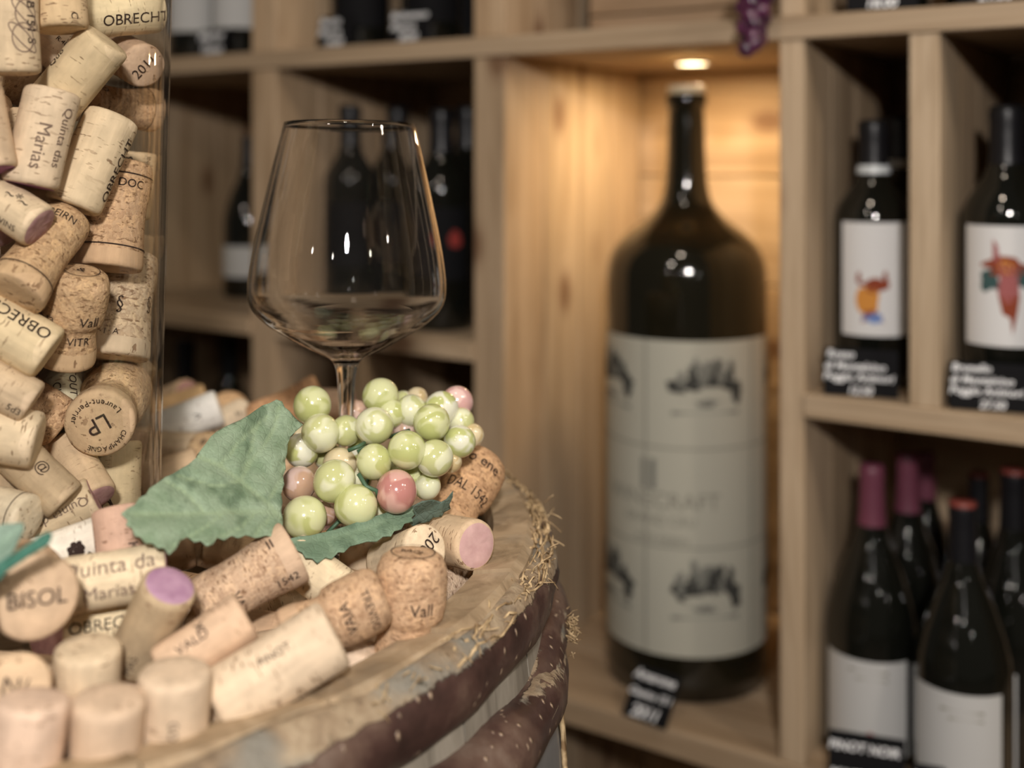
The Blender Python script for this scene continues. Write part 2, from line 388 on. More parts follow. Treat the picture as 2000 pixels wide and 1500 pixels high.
# left bay, middle shelf (behind the glass)
GL = 'dark bottles on the middle shelf behind the glass'
rl = lambda a, z: [(blob(0, 0, .009, .010, .2, 31), REDP, a, z)]
bottle(on_shelf(862, .063, ZL1), .037, .263, bord, 'dark bottle with red label spot beside the lit niche post', GL, lab=(-50, 50, .06, .145, BLACK), prints=rl(25, .108), yaw=5)
bottle(on_shelf(912, .155, ZL1), .037, .270, bord, 'dark bottle squeezed against the lit niche post', GL, lab=(-50, 50, .06, .145, BLACK))
bottle(on_shelf(776, .16, ZL1), .037, .272, bord, 'dark bottle seen through the glass bowl by its far edge', GL, lab=(-50, 50, .06, .145, BLACK), yaw=0)
bottle(on_shelf(684, .085, ZL1), .036, .272, bord, 'dark bottle seen through the middle of the glass bowl', GL, lab=(-50, 50, .06, .145, BLACK))
bottle(on_shelf(486, .16, ZL1), .037, .235, burg, 'slim dark bottle with pale label beside the post by the glass', None, lab=(-50, 40, .03, .075, GREYL), yaw=-20)
GD = 'shadowed dark bottles below the middle shelf'
for px, d, ww in ((362, .10, 'against the vase'), (447, .165, 'next to the left post')):
    bottle(on_shelf(px, d, ZB1), .033, .30, bord, 'shadowed dark bottle standing low behind the cork pile '+ww, GD)
# top shelf row
GT = 'bottles on the upper shelf cut by the frame'
GTD = [(380, .11, GREYL, 'pale-labelled bottle on the upper shelf right beside the cork vase'), (466, .11, GREYL, 'pale-labelled bottle on the upper shelf against the left post'),
       (704, .09, BLACK, 'black bottle on the upper shelf straight above the glass rim'), (842, .09, BLACK, 'black bottle on the upper shelf above the row behind the glass'), (915, .21, BLACK, 'black bottle on the upper shelf touching the niche post'),
       (1740, .10, BLACK, 'black bottle on the upper shelf above the orange-figure bottle'), (1930, .10, BLACK, 'black bottle on the upper shelf above the bird-label bottle')]
for px, d, m, lb in GTD:
    bottle(on_shelf(px, d, ZT1), .038, .275, bord, lb, GT, lab=(-60, 60, .045 if m is GREYL else .03, .14, m), yaw=math.degrees(math.atan2(-(px-1000), F))*0+8)
# the giant bottle
mg = empty('giant_wine_bottle', rp(-.5366, .1327, ZB1), math.radians(-9)); tag(mg, 'giant dark wine bottle with cream engraved label standing in the lit niche', 'bottle')
MR = .0885
mp = smoothprof([(.05, .004), (.078, 0), (MR-.002, .006), (MR, .02), (MR, .20), (MR, .40), (MR, .430), (.0865, .452), (.079, .470), (.064, .486), (.044, .501), (.030, .517), (.0245, .535), (.0222, .56), (.0208, .60), (.0200, .622), (.0225, .625), (.0225, .637), (.019, .640)], 3)
vs, fs = lathe(mp, 64); caps(vs, fs, 64, len(mp)); obj('bottle_body', mesh('bottle_body', vs, fs, [BG2]), mg)
vs, fs = lathe([(.0195, .6385), (.0212, .640), (.0212, .6475), (.019, .649)], 32); caps(vs, fs, 32, 4, False, True)
obj('stopper', mesh('stopper', vs, fs, [plain('pale_wax_stopper', (.66, .58, .40), .4)]), mg)
vs, fs = cylpatch(MR, -110, 100, .049, .378, 64); ml = obj('front_label', mesh('front_label', vs, fs, [CREAM]), mg)
def mprint(poly, m, a, z, step=.006, lift=.0008, name='print'):
    v2, f2 = fillpoly(poly, step); obj(name, mesh(name, cylmap(v2, MR, a, z, lift), f2, [m]), ml)
def rect(x0, x1, y0, y1): return [(x0, y0), (x1, y0), (x1, y1), (x0, y1)]
for a in (-28, 50): mprint(rect(-.0012, .0012, -.164, .164), LINE, a, .2135)
for z in (.266, .163):
    vs, fs = cylpatch(MR, -105, 95, z-.0009, z+.0009, 48, 1, .0008); obj('rule_line', mesh('rule_line', vs, fs, [LINE]), ml)
def vignette(a, z, seed):
    mprint(blob(0, 0, .037, .012, .22, seed, 40), DARKPR, a, z+.006)
    mprint(blob(.004, 0, .030, .009, .25, seed+.5, 36), CREAM, a, z-.004, lift=.0010)
    mprint(blob(-.014, 0, .012, .006, .2, seed+1), DARKPR, a, z+.008, lift=.0012)
    mprint(blob(.008, 0, .013, .014, .3, seed+2), MIDPR, a, z+.020, lift=.0012)
    mprint(blob(.014, .004, .006, .012, .35, seed+3), DARKPR, a, z+.014, lift=.0014)
    mprint(blob(.033, 0, .006, .013, .2, seed+4), DARKPR, a, z-.001, lift=.0014)
    mprint(blob(-.012, 0, .004, .013, .3, seed+5), MIDPR, a, z+.026, lift=.0014)
    for q in range(6): mprint(blob(-.026+.0105*q, 0, .0042, .010+.003*math.sin(q*2.3+seed), .45, seed+11+q), DARKPR if q % 2 else MIDPR, a, z+.017+.004*math.cos(q*1.9+seed), lift=.0015)
    mprint(rect(-.036, .036, -.0022, .0022), MIDPR, a, z-.022, lift=.0012); mprint(blob(.0, 0, .012, .004, .3, seed+6), MIDPR, a, z-.012, lift=.0013)
for a in (-64, 14, 92):
    vignette(a, .325, 40+a); vignette(a, .112, 70+a)
for a in (-29, -22.5): mprint(rect(-.0035, .0035, -.016, .016), MIDPR, a, .237)
def cyltext(s, size, R, a, z, m, parent, lift=.0009, name='lettering'):
    v2, f2 = textmesh(s); obj(name, mesh(name, cylmap([(x*size, y*size) for x, y in v2], R, a, z, lift), f2, [m], False), parent)
cyltext('WINECRAFT', .0235, MR, -19, .211, LINE, ml); cyltext('GRAND CRU', .014, MR, -19, .190, LINE, ml); cyltext('ALTE REBEN', .011, MR, -17, .170, LINE, ml)
# price tags
def price_tag(px, d, z, lines, wdt, hgt, label, yaw=0, lean=12, off=0):
    s = at_px(px, d); t = empty('price_tag', rp(s, d, z+.001+hgt*.0)); t.rotation_euler = (math.radians(-lean), math.radians(off), -TH+math.radians(yaw)); tag(t, label, 'sign', 'black price tags on the rack')
    obj('card', boxmesh('card', -wdt/2, wdt/2, 0, .0015, 0, hgt, BLACK, .0003), t)
    n = len(lines)
    for k, ln in enumerate(lines):
        v2, f2 = textmesh(ln, .022); sz = hgt/n*.92; ww = max(x for x, y in v2)-min(x for x, y in v2); sz = min(sz, wdt*.93/ww)
        zc = hgt*(1-(k+.5)/n); sh = -(wdt-ww*sz)*.42 if k < n-1 else 0
        obj('lettering', mesh('lettering', [(x*sz+y*sz*.2+sh, -.0004, zc+y*sz) for x, y in v2], f2, [CHALK], False), t)
price_tag(1681, .012, ZR1, ['Rosso', 'di Montalcino', 'Poggio Antinori', '12.50'], .066, .043, 'black price tag leaning before the orange-figure bottle', yaw=14)
price_tag(1940, .014, ZR1, ['Brunello', 'di Montalcino', 'Poggio Antinori', '27.50'], .072, .041, 'black price tag leaning before the bird-label bottle', yaw=14)
price_tag(1256, -.006, ZB1+.0, ['Amarone', 'Classico 15 l', '2011'], .052, .052, 'black price tag at the foot of the giant bottle', yaw=-6, lean=38)
price_tag(1692, -.012, ZB1, ['PINOT NOIR', 'MAIENFELD'], .066, .048, 'black price tag before the wine-red capped bottle', yaw=14)
price_tag(1862, -.014, ZB1, ['PINOT NOIR', 'FLÄSCH'], .066, .040, 'black price tag before the small red topped bottle', yaw=14)
price_tag(652, .012, ZT1, ['Barolo', 'Riserva', '34.00'], .058, .040, 'black price tag on the upper shelf above the glass rim', yaw=0)
price_tag(796, .012, ZT1, ['Barbaresco', 'Riserva', '38.00'], .058, .040, 'black price tag on the upper shelf between two black bottles', yaw=0)
price_tag(412, .012, ZT1, ['Merlot', 'Ticino'], .058, .036, 'black price tag on the upper shelf beside the cork vase', yaw=0)
price_tag(1722, .006, ZT1, ['Barbera', "d'Alba Superiore", '18.00'], .062, .040, 'black price tag on the upper shelf over the orange-figure bottle', yaw=12)
price_tag(1945, .006, ZT1, ['Nebbiolo', 'Langhe', '21.00'], .062, .040, 'black price tag on the upper shelf over the bird-label bottle', yaw=12)
# wooden crate on the upper shelf above the niche
cr = empty('wooden_crate', rp(-.53, .20, ZT1)); cr.rotation_euler = (0, 0, -TH); tag(cr, 'flat wooden wine crate on the upper shelf above the lit niche', 'crate')
for x0, x1, y0, y1, z0, z1, nm in ((-.12, .12, -.085, -.075, .03, .11, 'front_board'), (-.12, .12, .075, .085, .001, .11, 'back_board'), (-.12, -.11, -.075, .075, .001, .11, 'end_board'), (.11, .12, -.075, .075, .001, .11, 'end_board'), (-.12, .12, -.075, .075, .001, .010, 'crate_base'), (-.12, .12, -.085, -.075, .001, .028, 'front_board')):
    o = obj(nm, boxmesh(nm, x0, x1, y0, y1, z0, z1, WX), cr); o.color = (.80, .74, .70, 1)
# purple grapes hanging over the shelf edge
def m_grape(name, a, b, sss=.25):
    t = NT(name, .16, .5); v = t.coord(); n = t.noise(v, .75, 1.5, .4, .9) if sss > .1 else t.noise(v, 55, 2)
    f = t.ramp(n, [(.455, 0), (.53, 1)]); t.base(t.mix(f, a, b))
    t.b.inputs['Subsurface Weight'].default_value = sss; t.b.inputs['Subsurface Radius'].default_value = (.8, .8, .4); t.b.inputs['Subsurface Scale'].default_value = .006
    t.b.inputs['Coat Weight'].default_value = .4; t.b.inputs['Coat Roughness'].default_value = .08
    return t.m
GPUR = m_grape('purple_grape_skin', (.045, .010, .035), (.09, .02, .06), .05)
STEM = plain('green_plastic_stem', (.05, .11, .06), .5)
def ico(r, sub=3):
    bm = bmesh.new(); bmesh.ops.create_icosphere(bm, subdivisions=sub, radius=r); me = bpy.data.meshes.new('grape'); bm.to_mesh(me); bm.free()
    me.polygons.foreach_set('use_smooth', [True]*len(me.polygons)); return me
gp = P(1474, 90, 1.095)
pg = empty('hanging_grapes', P(1474, -60, 1.10)); tag(pg, 'small bunch of purple grapes hanging over the upper shelf edge', 'grapes')
gm = ico(.0088, 3); gm.materials.append(GPUR)
for k in range(34):
    t = k/33; y = -70+t*165; rr = 30*(1-t*.75); a = k*2.4
    p = P(1478+rr*math.cos(a)-t*10+4*math.sin(k*7), y, 1.072+.012*math.sin(a)) - pg.location
    obj('grape', gm, pg, p)
vs, fs = tube([P(1480, -75, 1.072)-pg.location, P(1478, 0, 1.072)-pg.location, P(1472, 80, 1.072)-pg.location], .0014); obj('stem', mesh('stem', vs, fs, [STEM]), pg)

# ------------------------------------------------------------------ barrel
BX, BY, BZ = -.3024, .656, CZ-.21     # centre of the chime circle
RO, RI = .3155, .290
barrel = empty('wine_barrel', (BX, BY, 0)); tag(barrel, 'old oak barrel with bark-covered wooden hoops and frayed binding, topped with corks', 'barrel')
def m_oak(name, kind):
    t = NT(name, .7, .25)
    v = t.coord((6, 6, 1) if kind == 'stave' else (1, 8, 8)); n = t.noise(v, 9, 5, .6, .8)
    c = t.ramp(n, [(.25, (.17, .118, .068)), (.5, (.34, .25, .155)), (.72, (.46, .35, .23))])
    g = t.ramp(t.noise(t.coord(), 28, 4), [(.55, 0), (.75, .55)]); c = t.mix(g, c, (.28, .24, .18))
    if kind == 'stave':      # weathered grey on the outside below the chime
        sx = t.n('ShaderNodeSeparateXYZ', Vector=t.n('ShaderNodeTexCoord').outputs['Object']).outputs[2]
        lowm = t.ramp(t.math('ADD', t.math('MULTIPLY', t.math('SUBTRACT', .945, sx), 40.0), t.math('SUBTRACT', n, .5)), [(.2, 0), (.7, 1)])
        c = t.mix(t.math('MULTIPLY', lowm, .85), c, t.ramp(n, [(.3, (.13, .12, .10)), (.7, (.30, .28, .24))]))
    t.base(c); t.bump(n, .35, .002); return t.m
OAK, HEAD = m_oak('weathered_oak', 'stave'), m_oak('oak_head', 'head')
top = .95
NS = 26; aw = 2*PI/NS
def staveprof():
    pts = []
    for k in range(13):
        t = k/12; z = top*(1-t); bulge = RO+.034*math.sin(PI*min(1, t*1.0))
        pts.append((bulge, z))
    return pts
sp_ = staveprof(); svs, sfs = [], []
def stave_mesh():
    vs, fs = [], []; na = 4; g = .0022
    outer = [(RO-.004, top)]+[(RO, top-.004)]+sp_[1:]
    inner = [(RI+.002, top-.003), (RI, top-.012)]+[(r-.026, z) for r, z in sp_[1:]]
    loop = outer+inner[::-1]; m = len(loop)
    for i in range(na+1):
        a = -aw/2+g+(aw-2*g)*i/na
        for r, z in loop: vs.append((r*math.cos(a), r*math.sin(a), z))
    for i in range(na):
        for k in range(m):
            l = (k+1) % m; fs.append((i*m+k, (i+1)*m+k, (i+1)*m+l, i*m+l))
    n = len(outer)
    for base, fl in ((0, False), (na*m, True)):
        for k in range(n-1):
            q = (base+k, base+k+1, base+m-2-k, base+m-1-k) if len(outer) == len(inner) else None
            if q: fs.append(q if not fl else q[::-1])
    return mesh('stave', vs, fs, [OAK], False)
sm = stave_mesh()
for i in range(NS):
    o = obj('stave', sm, barrel); o.rotation_euler = (0, 0, i*aw+.11); o.scale = (1, 1, 1+.002*math.sin(i*5.1))
hz = BZ-.034
for k in range(7):      # head boards
    x0 = -RI+2*RI*k/7+.0008; x1 = -RI+2*RI*(k+1)/7-.0008; poly = []
    for q in range(13):
        x = x0+(x1-x0)*q/12; poly.append((x, -math.sqrt(max(RI**2-x*x, 0))))
    poly += [(x, -y) for x, y in poly[::-1]]
    poly = [p for i, p in enumerate(poly) if i == 0 or (Vector(p)-Vector(poly[i-1])).length > 1e-5]
    if (Vector(poly[0])-Vector(poly[-1])).length < 1e-5: poly.pop()
    n = len(poly); vs = [(x, y, hz-.018) for x, y in poly]+[(x, y, hz) for x, y in poly]
    fs = [tuple(range(n-1, -1, -1)), tuple(range(n, 2*n))]+[(i, (i+1) % n, n+(i+1) % n, n+i) for i in range(n)]
    o = obj('head_board', mesh('head_board', vs, fs, [HEAD], False), barrel); o.rotation_euler = (0, 0, .55)
def m_bark():
    t = NT('bark_hoop', .42, .45); v = t.coord(rnd=False); n = t.noise(v, 22, 5, .6)
    c = t.ramp(n, [(.3, (.024, .013, .011)), (.48, (.062, .032, .026)), (.60, (.12, .075, .056)), (.72, (.19, .14, .11))])
    vo = t.n('ShaderNodeTexVoronoi', Vector=t.coord((1, 1, .6), False), Scale=170.0)
    sel = t.ramp(t.n('ShaderNodeSeparateColor', Color=vo.outputs['Color']).outputs[0], [(.5, 0), (.52, 1)])
    lt = t.math('MULTIPLY', t.ramp(vo.outputs['Distance'], [(.10, 1), (.24, 0)]), sel); c = t.mix(lt, c, (.40, .29, .20))
    n2 = t.noise(v, 60, 5, .65); wd = t.ramp(n2, [(.3, (.10, .07, .045)), (.5, (.26, .19, .12)), (.7, (.38, .30, .20))]); g = t.ramp(t.noise(v, 20, 3), [(.5, 0), (.62, .9)]); wd = t.mix(g, wd, (.20, .19, .16))
    at = t.n('ShaderNodeVertexColor', _layer_name='worn').outputs[0]
    wm = t.ramp(t.math('ADD', at, t.math('MULTIPLY', t.math('SUBTRACT', n2, .5), 1.4)), [(.46, 0), (.56, 1)])
    t.base(t.mix(wm, c, wd)); t.L(t.math('ADD', t.math('MULTIPLY', wm, .33), .42), t.b.inputs['Roughness'])
    t.bump(t.math('ADD', t.math('ADD', n, t.math('MULTIPLY', lt, .5)), t.math('MULTIPLY', n2, t.math('ADD', wm, .25))), .7, .003); return t.m
BARK = m_bark(); WORN = BARK
def hoop(name, a0, a1, Rf, zf, wr, wz, mats, seg=220, wob=.0016, sd=0.0, wornfn=None):
    vs, fs, fm, wa = [], [], [], []; ns = 14
    for i in range(seg+1):
        t = i/seg; a = a0+(a1-a0)*t; R = Rf(t); z = zf(t); k = min(1, t*14, (1-t)*14)**.5
        for j in range(ns):
            q = 2*PI*j/ns; cx, cz_ = math.cos(q), math.sin(q)
            nn = 1+wob/.012*noise.noise(Vector((math.cos(a)*9+sd, math.sin(a)*9, q)))*1.4
            rr = R+(wr*k*nn*cx if cx > 0 else wr*.55*k*cx); zz = z+wz*k*nn*cz_
            vs.append((rr*math.cos(a), rr*math.sin(a), zz)); wa.append(wornfn(q, a))
    for i in range(seg):
        for j in range(ns):
            l = (j+1) % ns; fs.append((i*ns+j, (i+1)*ns+j, (i+1)*ns+l, i*ns+l))
    fs.append(tuple(range(ns))); fs.append(tuple(seg*ns+j for j in range(ns-1, -1, -1)))
    me = mesh(name, vs, fs, [mats[0]]); ca = me.color_attributes.new('worn', 'FLOAT_COLOR', 'POINT')
    for k, g in enumerate(wa): g = max(0, min(1, g)); ca.data[k].color = (g, g, g, 1)
    return obj(name, me, barrel)
worn1 = lambda q, a: (math.sin(q)-.60)*1.6+.5+.9*noise.noise(Vector((a*7, math.sin(q)*1.5, 3)))
hoop('bark_hoop', .9, .9+2*PI+.35, lambda t: RO-.002, lambda t: BZ-.0225, .0140, .0190, [BARK, WORN], wornfn=worn1)
worn2 = lambda q, a: .14+1.15*noise.noise(Vector((a*4, math.sin(q)*1.3, math.cos(q)*1.3+17)))
hoop('bark_hoop', -.35, -.35+2*PI+.45, lambda t: RO+.004+.012*max(0, t-.9)*4, lambda t: BZ-.060-.010*max(0, t-.8)*5, .0185, .0185, [BARK, WORN], sd=5.0, wornfn=worn2)
hoop('bark_hoop', -1.25, -.18, lambda t: RO+.009, lambda t: BZ-.083+.022*t, .0120, .0105, [BARK, WORN], 90, sd=9.0, wornfn=lambda q, a: .45+1.3*noise.noise(Vector((a*8, math.sin(q), 27))))
# steel hoop below
GALV = NT('galvanised_steel', .42, .5); GALV.b.inputs['Metallic'].default_value = .7
GALV.base(GALV.ramp(GALV.noise(GALV.coord(rnd=False), 14, 4), [(.3, (.22, .22, .22)), (.7, (.36, .36, .36))]))
def steel(z0, z1, nm='steel_hoop'):
    r0 = RO+.034*math.sin(PI*(top-z0)/top); r1 = RO+.034*math.sin(PI*(top-z1)/top)
    vs, fs = lathe([(r0+.0005, z0), (r0+.003, z0+.001), (r1+.003, z1-.001), (r1+.0005, z1)], 128); obj(nm, mesh(nm, vs, fs, [GALV.m]), barrel)
steel(top-.200, top-.088); steel(top-.42, top-.36); steel(.03, .13)
# straw bits and frayed binding
def m_straw(name, a, b):
    t = NT(name, .6, .3); v = t.coord((1, 1, 1), False); t.base(t.mix(t.ramp(t.noise(v, 130, 3), [(.35, 0), (.65, 1)]), a, b)); return t.m
STRAW = m_straw('frayed_willow_fibre', (.22, .14, .07), (.60, .45, .26))
rs = random.Random(11); lst = []
for k in range(120):       # strands lying along the top hoop
    a0 = rs.uniform(-.55, .60) if k < 70 else rs.uniform(-.30, .25); ln = rs.uniform(.03, .22); R = RO+rs.uniform(-.004, .0085); z = BZ-.0045+rs.uniform(-.002, .0025)-max(0, R-RO-.002)*.9
    lst.append(tube([((R+.0016*math.sin(i*1.3+k))*math.cos(a0+ln*i/7), (R+.0016*math.sin(i*1.3+k))*math.sin(a0+ln*i/7), z+.0018*math.sin(i*1.7+k*2.1)) for i in range(8)], rs.uniform(.0003, .0010), 4))
for k in range(56):       # loose ends
    a = rs.gauss(-.02, .20) if k < 42 else rs.uniform(-.7, -.3); R = RO+rs.uniform(.002, .011); z = BZ-rs.uniform(.000, .012)
    d = Vector((rs.uniform(0, 1), rs.uniform(-1, 1), rs.uniform(-.9, .8))).normalized(); L = rs.uniform(.003, .012); cur = Vector((rs.uniform(-1, 1), rs.uniform(-1, 1), rs.uniform(-1, .3)))*.5
    p = Vector((R*math.cos(a), R*math.sin(a), z)); pts = []
    for i in range(6):
        pts.append(p.copy()); p = p+d*(L/5); d = (d+cur*.35).normalized()
    lst.append(tube(pts, rs.uniform(.0002, .00045), 4))
for k in range(60):        # the tuft stuck to the second hoop
    a = rs.gauss(-.06, .012); R = RO+.019+rs.uniform(-.002, .002); p = Vector((R*math.cos(a), R*math.sin(a), BZ-.052+rs.gauss(0, .005))); d = Vector((rs.uniform(.2, 1), rs.uniform(-1, 1), rs.uniform(-1, .6))).normalized(); pts = []
    cur = Vector((rs.uniform(-1, 1), rs.uniform(-1, 1), rs.uniform(-1, 1)))*.6; L = rs.uniform(.003, .008)
    for i in range(5): pts.append(p.copy()); p = p+d*(L/4); d = (d+cur*.4).normalized()
    lst.append(tube(pts, .0003, 3))
V_, F_ = merge(lst); o = obj('frayed_binding', mesh('frayed_binding', V_, F_, [STRAW]), barrel); o['kind'] = 'stuff'
for a, z0, z1 in ((-.10, .16, .075), (-.125, .19, .085)):
    R = lambda z: RO+.034*math.sin(PI*(z)/top)+.0045
    vs, fs = tube([(R(z)*math.cos(a+.02*math.sin(i)), R(z)*math.sin(a+.02*math.sin(i)), top-z) for i, z in enumerate([z1+(z0-z1)*k/8 for k in range(9)])], [.0006]+[.0016]*7+[.0005], 5)
    obj('straw', mesh('straw', vs, fs, [STRAW]), barrel)

# ------------------------------------------------------------------ the glass vase
VC = Vector((-.291, .601)); VB = CZ-.21-.0235
vrad = lambda z: .1035+.0060*min(max((z+.17)/.27, -.2), 1.6)     # z relative to the camera height
def m_thin(name, tint=.97):
    m = bpy.data.materials.new(name); m.use_nodes = True; t = m.node_tree; t.nodes.remove(t.nodes['Principled BSDF'])
    tr = t.nodes.new('ShaderNodeBsdfTransparent'); tr.inputs[0].default_value = (tint, tint, tint*.985, 1)
    gl = t.nodes.new('ShaderNodeBsdfGlossy'); gl.inputs['Roughness'].default_value = .02
    lw = t.nodes.new('ShaderNodeLayerWeight'); lw.inputs[0].default_value = .5; pw = t.nodes.new('ShaderNodeMath'); pw.operation = 'POWER'; pw.inputs[1].default_value = 5; t.links.new(lw.outputs['Facing'], pw.inputs[0]); fr = t.nodes.new('ShaderNodeMath'); fr.operation = 'MULTIPLY_ADD'; fr.inputs[1].default_value = .9; fr.inputs[2].default_value = .03; t.links.new(pw.outputs[0], fr.inputs[0]); mx = t.nodes.new('ShaderNodeMixShader')
    t.links.new(fr.outputs[0], mx.inputs[0]); t.links.new(tr.outputs[0], mx.inputs[1]); t.links.new(gl.outputs[0], mx.inputs[2]); t.links.new(mx.outputs[0], t.nodes['Material Output'].inputs[0]); return m
THIN = m_thin('clear_vase_glass')
zs = [-.2335+.4435*k/16 for k in range(17)]
vp = [(.098, -.2335)]+[(vrad(z), z) for z in zs[1:]]+[(vrad(zs[-1])-.002, zs[-1]+.002)]+[(vrad(z)-.0030, z) for z in zs[:1:-1]]+[(.097, -.221)]
vs, fs = lathe([(r, z+CZ-VB) for r, z in vp], 96); caps(vs, fs, 96, len(vp))
vase = obj('glass_vase', mesh('glass_vase', vs, fs, [THIN]), None, (VC.x, VC.y, VB)); tag(vase, 'tall clear glass cylinder vase filled with wine corks', 'vase')

# ------------------------------------------------------------------ wine glass
def m_glass(name, ior=1.48):
    m = bpy.data.materials.new(name); m.use_nodes = True; t = m.node_tree; t.nodes.remove(t.nodes['Principled BSDF'])
    g = t.nodes.new('ShaderNodeBsdfGlass'); g.inputs['Roughness'].default_value = 0; g.inputs['IOR'].default_value = ior
    t.links.new(g.outputs[0], t.nodes['Material Output'].inputs[0]); return m
GD_ = .66; K = GD_/F; zb = CZ-.2325
gz = lambda y: (1058-y)*K
outer = [(128, 240), (143, 300), (166, 400), (183, 480), (191.5, 535), (193.5, 565), (191, 588), (180, 610), (155, 634), (122, 655), (85, 676), (50, 693), (31, 704), (22.5, 718), (18, 742), (15.5, 785), (14, 840), (13.5, 920), (14.5, 985), (19, 1020), (40, 1038), (90, 1049), (136, 1054), (138, 1057)]
inner = [(126.2, 240.5), (141, 300), (163.8, 400), (180.6, 480), (188.7, 535), (190.5, 565), (187.5, 587), (176, 607), (150, 630), (117, 650), (80, 669), (45, 683), (20, 689), (2, 690)]
op = smoothprof([(r*K, gz(y)) for r, y in outer], 4); ip = smoothprof([(r*K, gz(y)) for r, y in inner], 4)
seg = 96; prof = [(.0015, gz(1055))]+op[::-1]+ip
def ripple(a, z):
    y = 1058-z/K
    return 1+(.010*math.sin(y*.62)*math.exp(-((y-662)/26)**2))
vs, fs = lathe(prof, seg, ripple); caps(vs, fs, seg, len(prof))
gl = obj('wine_glass', mesh('wine_glass', vs, fs, [m_glass('crystal_glass')])); gp_ = P(672, 1058, GD_); gl.location = (gp_.x, gp_.y, gp_.z)
gl.rotation_euler = (math.radians(-2.2), math.radians(.5), 0); tag(gl, 'large empty red wine glass with bulbous bowl standing behind the grapes', 'wine glass')

exec_corks = True
# ------------------------------------------------------------------ corks: meshes
def corkprofile(kind):
    if kind == 'N': r, h = .01325, .0235; return [(r*.86, -h), (r*.97, -h+.0010), (r, -h+.003), (r*.985, -h*.4), (r*.98, 0), (r*.985, h*.4), (r, h-.003), (r*.97, h-.0010), (r*.86, h)]
    if kind == 'S': return [(.0105, -.025), (.0125, -.0238), (.0132, -.021), (.0133, -.014), (.0127, -.006), (.0128, .002), (.0136, .010), (.0146, .017), (.0152, .0225), (.0150, .0242), (.0142, .025)]
    m = [(.0135, -.025), (.0146, -.0242), (.0150, -.0225), (.0146, -.017), (.0135, -.012), (.0127, -.008), (.0125, -.0055), (.0130, -.0035), (.0148, -.0018), (.0156, .003), (.0157, .013), (.0152, .019), (.0135, .0228), (.0112, .0245), (.0095, .025)]
    return m if kind == 'M' else [(r, -z) for r, z in m[::-1]]
HALF = {'N': .0235, 'S': .025, 'M': .025, 'B': .025}; NOM = {'N': .0265, 'S': .0295, 'M': .0312, 'B': .0305}
PROF = {k: corkprofile(k) for k in 'NSMB'}
def corkmesh(kind, seed):
    pr = []
    base = PROF[kind]
    for i in range(len(base)-1):
        (r0, z0), (r1, z1) = base[i], base[i+1]; n = 3 if abs(z1-z0) > .004 else 1
        for k in range(n): pr.append((r0+(r1-r0)*k/n, z0+(z1-z0)*k/n))
    pr.append(base[-1]); seg = 36
    rr = random.Random(seed); b1, b2 = rr.uniform(-.012, .012), rr.uniform(0, 6)
    fn = lambda a, z: 1+b1*math.cos(2*a+b2)+.014*noise.noise(Vector((math.cos(a)*1.5, math.sin(a)*1.5, z*90+seed*5)))+.007*noise.noise(Vector((math.cos(a)*5, math.sin(a)*5, z*300+seed)))
    vs, fs = lathe(pr, seg, fn); n = len(pr); nside = len(fs); inner_ = []
    fm = [3 if (kind == 'S' and pr[min(i//seg, n-1)][1] > .0155) or (kind in 'MB' and (-1 if kind == 'B' else 1)*pr[i//seg][1] < -.0155) else 0 for i in range(nside)]
    for lvl, sgn in ((0, -1), (n-1, 1)):     # slightly uneven ends
        cidx = len(vs); vs.append((0, 0, pr[lvl][1]+sgn*.0001+.0005*noise.noise(Vector((seed, lvl, 1)))))
        mid = len(vs)
        for i in range(seg):
            x, y, z = vs[lvl*seg+i]; vs.append((x*.55, y*.55, z+.0004*noise.noise(Vector((x*300, y*300, seed)))))
        for i in range(seg):
            j = (i+1) % seg
            q = (lvl*seg+i, lvl*seg+j, mid+j, mid+i); tr = (mid+i, mid+j, cidx)
            fs += [q, tr] if sgn > 0 else [q[::-1], tr[::-1]]; fm += [1 if sgn > 0 else 2]*2
    return mesh('cork_'+kind, vs, fs, [None]*4, True, fm)
CM = {k: [corkmesh(k, s+ord(k)) for s in range(4)] for k in 'NSMB'}
def rat(kind, z): return smp(PROF[kind], max(min(z, HALF[kind]), -HALF[kind]))

# the corks: kind, centre or end px, diameter px, direction in the picture (deg, 0 = right, 90 = up), tilt of that end to the viewer (deg), where, colour, end colour, prints, label
# where: ('v', layer) inside the vase at that depth behind the front corks, or a distance; 'f' in the flags places the +end face at the pixel
PALE, NAT, TAN, PINK, YEL, GRAG, WHT = (.74, .57, .42), (.66, .49, .325), (.62, .42, .265), (.64, .45, .32), (.79, .655, .43), (.62, .49, .35), (.76, .70, .59)
T = []
def K_(*a, **k): T.append((a, k))
# --- in the vase
K_('N', 38, 55, 100, -88, 8, ('v', 0), (.66, .51, .35), None, [('ax', 'B 151 S', 6.5, 42, -2, 1), ('loop', -22, 6), ('loop', -30, -6)], 'big cork with looping emblem and sideways numbers, topmost left in the vase')
K_('N', 106, -32, 104, -86, 15, ('v', .012), (.68, .50, .31), None, [('ax', 'C', 5, 30, 19, 1)], 'cork end peeping down between two larger corks at the top of the vase')
K_('N', 240, 20, 96, 187, 26, ('v', .002), YEL, None, [('ax', 'OBRECHT', 8.2, -16, -4, -1)], 'yellowish cork printed OBRECHT lying across at the top of the vase')
K_('N', 112, 98, 82, -38, 10, ('v', .022), PALE, None, [('ax', 'R.40a', 3.6, 30, 2, 1)], 'pale cork wedged behind the slanting blank cork near the vase top')
K_('N', 165, 146, 106, 53, 10, ('v', .004), (.68, .535, .345), None, [('ax', 'Quo', 5.5, 68, 3, 1)], 'slanting blank cream cork leaning to the upper edge of the year 2011 end')
K_('N', 265, 126, 86, -28, 66, ('v', .012), (.58, .41, .29), (.50, .36, .265), [('end', '2011', 7.6, 38)], 'cork end stamped 2011 facing out near the vase wall', 'f')
